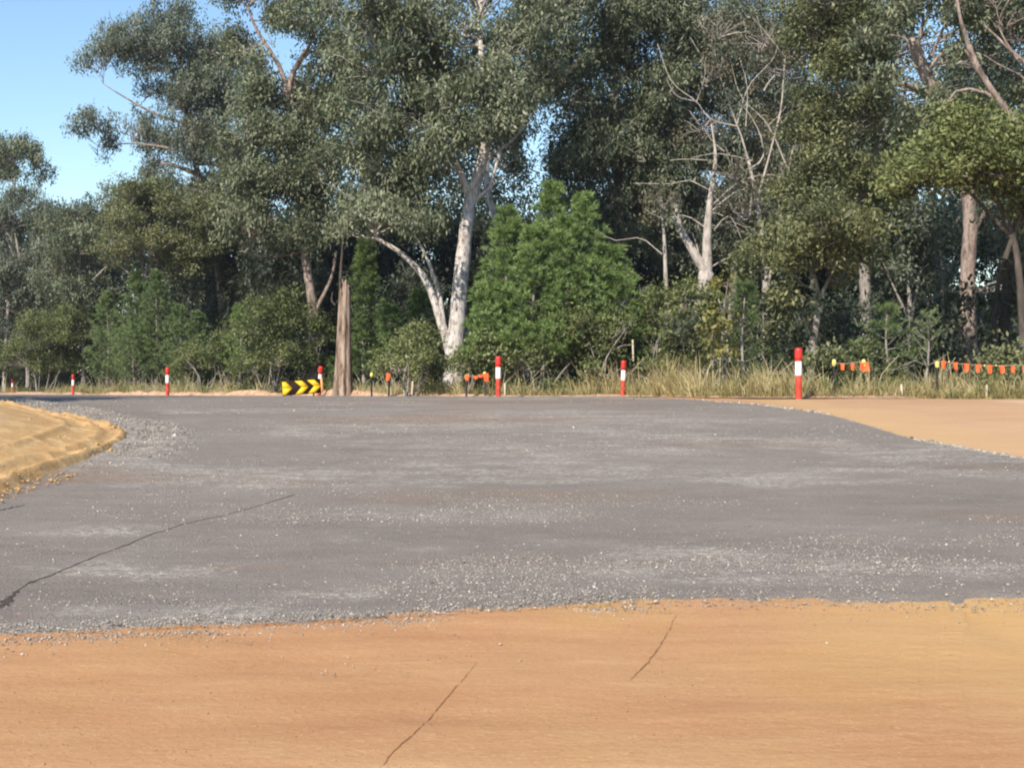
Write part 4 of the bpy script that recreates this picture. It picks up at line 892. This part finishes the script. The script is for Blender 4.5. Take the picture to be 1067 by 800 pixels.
for px, Yb, s, lx, ly, lab in (
    (832, 31.0, 1.0, 0, 0, 'biggest red bollard with a white band, standing before the crooked brown tree'),
    (649, 40.0, .93, 1.5, 0, 'slim red and white bollard in front of straw grass, between pines and rounded bush'),
    (519, 39.3, 1.02, 1.0, 0, 'upright red and white bollard just past the orange bunting and white trunk'),
    (332.5, 52.3, 1.0, 4, 4, 'tilted red and white bollard poking up behind the yellow arrow board'),
    (174.5, 55.0, 1.0, 0, 0, 'shaded dull red bollard before the soft needled casuarinas'),
    (76, 76.5, 1.0, 1.5, 0, 'small sunlit bollard at the far end of the road by the grey thicket'),
    (13, 84, .85, 0, 0, 'tiny dark bollard in deep shade just above the orange mound')):
    b = proto if first else copy_tree(proto); first = False
    x = (px - CX) * Yb / F; b.location = (x, Yb, gz1(x, Yb) + .02); b.scale = (s, s, s); b.rotation_euler = (radians(ly), radians(lx), rng.uniform(0, 6))
    tag(b, lab, 'bollard', GB)

# --- arrow board
def prism(acc, poly, y0, y1):
    n = len(poly); A = np.array([(p[0], y0, p[1]) for p in poly]); B = np.array([(p[0], y1, p[1]) for p in poly])
    c0 = np.array([np.mean([p[0] for p in poly]), y0, np.mean([p[1] for p in poly])]); c1 = c0 + [0, y1 - y0, 0]
    acc.add(np.vstack([A, B]), [[q, (q + 1) % n, n + (q + 1) % n, n + q] for q in range(n)])
    return A, B
def box(acc, lo, hi):
    x0, y0, z0 = lo; x1, y1, z1 = hi
    V = [(x0, y0, z0), (x1, y0, z0), (x1, y1, z0), (x0, y1, z0), (x0, y0, z1), (x1, y0, z1), (x1, y1, z1), (x0, y1, z1)]
    acc.add(V, [(0, 3, 2, 1), (4, 5, 6, 7), (0, 1, 5, 4), (1, 2, 6, 5), (2, 3, 7, 6), (3, 0, 4, 7)])
Yc = 49.2; k_ = Yc / F; W_, H_ = 40 * k_, 15.0 * k_
xc = (294.5 - CX) * Yc / F; zc = EYE + (CY - 412.3) * Yc / F
cb = empty('arrow_board', (xc, Yc, zc), 'yellow and black chevron arrow board lying low on the road edge', 'road sign')
a_ = Acc(); box(a_, (0, 0, 0), (W_, .04, H_)); a_.build('board', M['black_sign'], cb, False)
cw = 7.4 * k_; ar = 6.6 * k_
for q in range(3):
    x0 = (.4 + q * 13.0) * k_ if q else .4 * k_
    z0, z1, zm = .02, H_ - .02, H_ / 2
    a_ = Acc(); x1 = x0 + cw
    if q == 0: quads = [[(x0, z0), (x0 + 3.5 * k_, z0), (x0 + 3.5 * k_ + ar, zm), (x0, zm)], [(x0, zm), (x0 + 3.5 * k_ + ar, zm), (x0 + 3.5 * k_, z1), (x0, z1)]]
    else: quads = [[(x0, z0), (x1, z0), (x1 + ar, zm), (x0 + ar, zm)], [(x0 + ar, zm), (x1 + ar, zm), (x1, z1), (x0, z1)]]
    for qd in quads:
        V = [(x, -.006, z) for x, z in qd] + [(x, -.0005, z) for x, z in qd]
        a_.add(V, [(0, 1, 2, 3)] + [(c, c + 4, (c + 1) % 4 + 4, (c + 1) % 4) for c in range(4)])
    a_.build('chevron', M['yellow_sign'], cb, False)
a_ = Acc(); box(a_, (W_ + .002, -.004, .02), (W_ + .075, .05, H_ - .0)); a_.build('end_strip', M['orange_end'], cb, False)
for fx in (.2, .78):
    a_ = Acc(); box(a_, (fx * W_, .041, -.18), (fx * W_ + .05, .08, H_ * .8)); a_.build('support_leg', M['picket'], cb, False)
cb.rotation_euler = (radians(-9), radians(-4.5), radians(7))

# --- pickets
GK = 'black pickets with yellow caps along the verge'
def make_picket():
    r = bpy.data.objects.new('picket', None); COL.objects.link(r); a_ = Acc()
    ring = []
    for an in (0, 2.094, 4.189):
        c, s = math.cos(an), math.sin(an); n0 = np.array([-s, c]) * .007; t0 = np.array([c, s]) * .032
        ring += [t0 - n0, t0 + n0, np.array([math.cos(an + 1.047), math.sin(an + 1.047)]) * .009]
    V = [(*q_, z) for z in (-.2, .64) for q_ in ring]; k9 = len(ring)
    a_.add(V, [(c, (c + 1) % k9, k9 + (c + 1) % k9, k9 + c) for c in range(k9)])
    a_.build('post', M['picket'], r, False)
    a_ = Acc(); lathe(a_, (0, 0, 0), [(.036, .615), (.046, .63), (.052, .68), (.040, .735), (.001, .75)], 12); a_.build('cap', M['yellow_cap'], r)
    return r
pk = make_picket(); first = True
PK = [(387, 388, 43.3, 'black picket with a pale yellow cap between the stump and the single orange flag'),
      (405, 390, 43.2, 'picket carrying the single orange flag near the broken stump'),
      (486, 390, 41.5, 'picket at the white trunk end of the short orange bunting'),
      (506, 387, 41.3, 'picket holding the bunting end closest to the upright bollard'),
      (869, 374, 32.6, 'picket at the shaded start of the three flag bunting'),
      (900, 374, 32.6, 'picket where the three flag bunting ends in a drooping flag'),
      (977, 376, 32.0, 'picket carrying the first flag of the long bunting')]
pos = {}
for px, top, Yb, lab in PK:
    b = pk if first else copy_tree(pk); first = False
    x = (px - CX) * Yb / F; z = gz1(x, Yb); zt = EYE + (CY - top) * Yb / F; b.location = (x, Yb, z); b.scale = (1, 1, (zt - z) / .75); b.rotation_euler = (0, radians(rng.normal(0, 2)), rng.uniform(0, 6))
    tag(b, lab, 'picket', GK); pos[px] = np.array([x, Yb, zt])
def flag_mesh(parent, c, w_, h_, tilt=0, org=(0, 0, 0), mat='orange_tape', taper=.72):
    a_ = Acc(); nx, nz = 5, 5
    u, v = np.meshgrid(np.linspace(-.5, .5, nx), np.linspace(0, 1, nz))
    X = u * w_ * (1 - (1 - taper) * v); Zz = -v * h_; Yy = .025 * np.sin(u * 5 + c[0] * 7) * v + .01
    ct, s_t = math.cos(tilt), math.sin(tilt)
    for off in (0, .006):
        V = np.stack([c[0] + X * ct - Zz * s_t, c[1] + Yy + off, c[2] + X * s_t + Zz * ct], -1).reshape(-1, 3)
        i = np.arange(nz - 1)[:, None] * nx; j = np.arange(nx - 1)[None]
        Q = np.stack([i + j, i + j + 1, i + nx + j + 1, i + nx + j], -1).reshape(-1, 4)
        a_.add(V, Q if off else Q[:, ::-1])
    return a_.build('flag', M[mat], parent, False, org)
def bunting(label, Yb, cord_px, flags, extra=()):
    c = np.array([P(px, row, Yb) for px, row in cord_px]); org = c[0]
    r = empty('flag_bunting', org, label, 'bunting', 'orange safety bunting strung along the verge')
    a_ = Acc(); tube(a_, resample(c, 30), .006, 5, 0); a_.build('cord', M['peg'], r, True, org)
    for px, row, wpx, hpx, tl in flags: flag_mesh(r, P(px, row, Yb - .03), wpx * Yb / F, hpx * Yb / F, tl, org)
    for px, row in extra:
        a_ = Acc(); q = P(px, row, Yb - .02); lathe(a_, q, [(.001, -.02), (.02, -.008), (.02, .014), (.001, .026)], 8); a_.build('yellow_tag', M['yellow_cap'], r, True, org)
    return r
bunting('long string of orange flags sagging across the dark gap past the sapling', 31.9, [(974, 376), (1000, 379), (1035, 381), (1070, 380), (1110, 377)],
        [(983.5, 376.0, 5.0, 8, .0), (995.5, 377.5, 4.6, 7.5, .05), (1007.5, 378.6, 5.2, 8.4, -.03), (1019.5, 379.6, 5.4, 8.2, .04), (1031.5, 380.4, 5.2, 8.8, 0), (1044, 381, 5.2, 8, .08), (1056, 381.6, 4.6, 6.5, .0), (1067.5, 381.5, 4.8, 8, 0), (1080, 380.5, 5, 8, 0), (1093, 379.5, 5, 8, .05)], [(989, 377), (1026, 381), (1038, 381)])
bunting('short string of three orange flags by the nearest bollard', 32.5, [(868, 378), (880, 379), (900, 378), (904, 392), (908, 402)],
        [(878, 379, 4, 6.5, 0), (888.5, 378.8, 4.2, 7, .05), (898.5, 378, 4.6, 7, -.05), (903, 387, 8, 9.5, 3.3)], [(901, 381), (909, 404)])
bunting('small sagging orange bunting between the white trunk and the upright bollard', 41.2, [(484, 391), (495, 392.5), (507, 390.5)],
        [(486.5, 390.5, 4.2, 6, .0), (496, 391.5, 5, 3.5, .05), (506, 389, 5.6, 8.5, .12), (501, 390, 4, 3.6, .0)])
r = empty('marker_flag', pos[405], 'single orange flag tied to a picket near the broken stump', 'flag'); flag_mesh(r, pos[405] + [0, -.06, .03], .125, .23, -.15, pos[405], taper=.9)
GPg = 'pale timber survey pegs in the verge grass'
for q, (px, top, bot, Yb, lab) in enumerate(((429, 397, 407, 42.2, 'pale survey peg in the grass below the light green bush'), (526, 399, 408, 39.9, 'pale survey peg just beside the upright red bollard'),
    (940, 400, 412, 31.6, 'pale survey peg in the grass below the bare fronded sapling'), (1028, 401, 408, 31.6, 'pale survey peg low in the grass under the long bunting'), (660, 354, 372, 42.0, 'tall pale stake standing among leaves behind the slim bollard'))):
    x = (px - CX) * Yb / F; zb = EYE + (CY - bot) * Yb / F - .12; zt = EYE + (CY - top) * Yb / F
    a_ = Acc(); s = .024
    V = [(sx * s, sy * s, z) for z in (0, (zt - zb) - .02) for sx, sy in ((-1, -1), (1, -1), (1, 1), (-1, 1))] + [(sx * s * .6, sy * s * .6, zt - zb) for sx, sy in ((-1, -1), (1, -1), (1, 1), (-1, 1))]
    Q = [(b + c, b + (c + 1) % 4, b + 4 + (c + 1) % 4, b + 4 + c) for b in (0, 4) for c in range(4)] + [(8, 9, 10, 11)]
    a_.add(V, Q); o = a_.build('survey_peg', M['peg'], None, False); o.location = (x, Yb, zb); o.rotation_euler = (0, radians(rng.normal(0, 3)), rng.uniform(0, 1))
    tag(o, lab, 'peg', GPg)
# ------------------------------------------------------------------ thin haze
hz = new_mat('thin_haze'); hb = hz[1].nodes.new('ShaderNodeVolumePrincipled'); hb.inputs['Color'].default_value = (.86, .91, 1, 1); hb.inputs['Density'].default_value = .00028; hb.inputs['Anisotropy'].default_value = .2
hz[1].links.new(hb.outputs[0], hz[2].inputs['Volume'])
a_ = Acc(); box(a_, (-160, -60, -2), (160, 140, 40)); ho = a_.build('haze', hz[0], None, False); ho['kind'] = 'stuff'
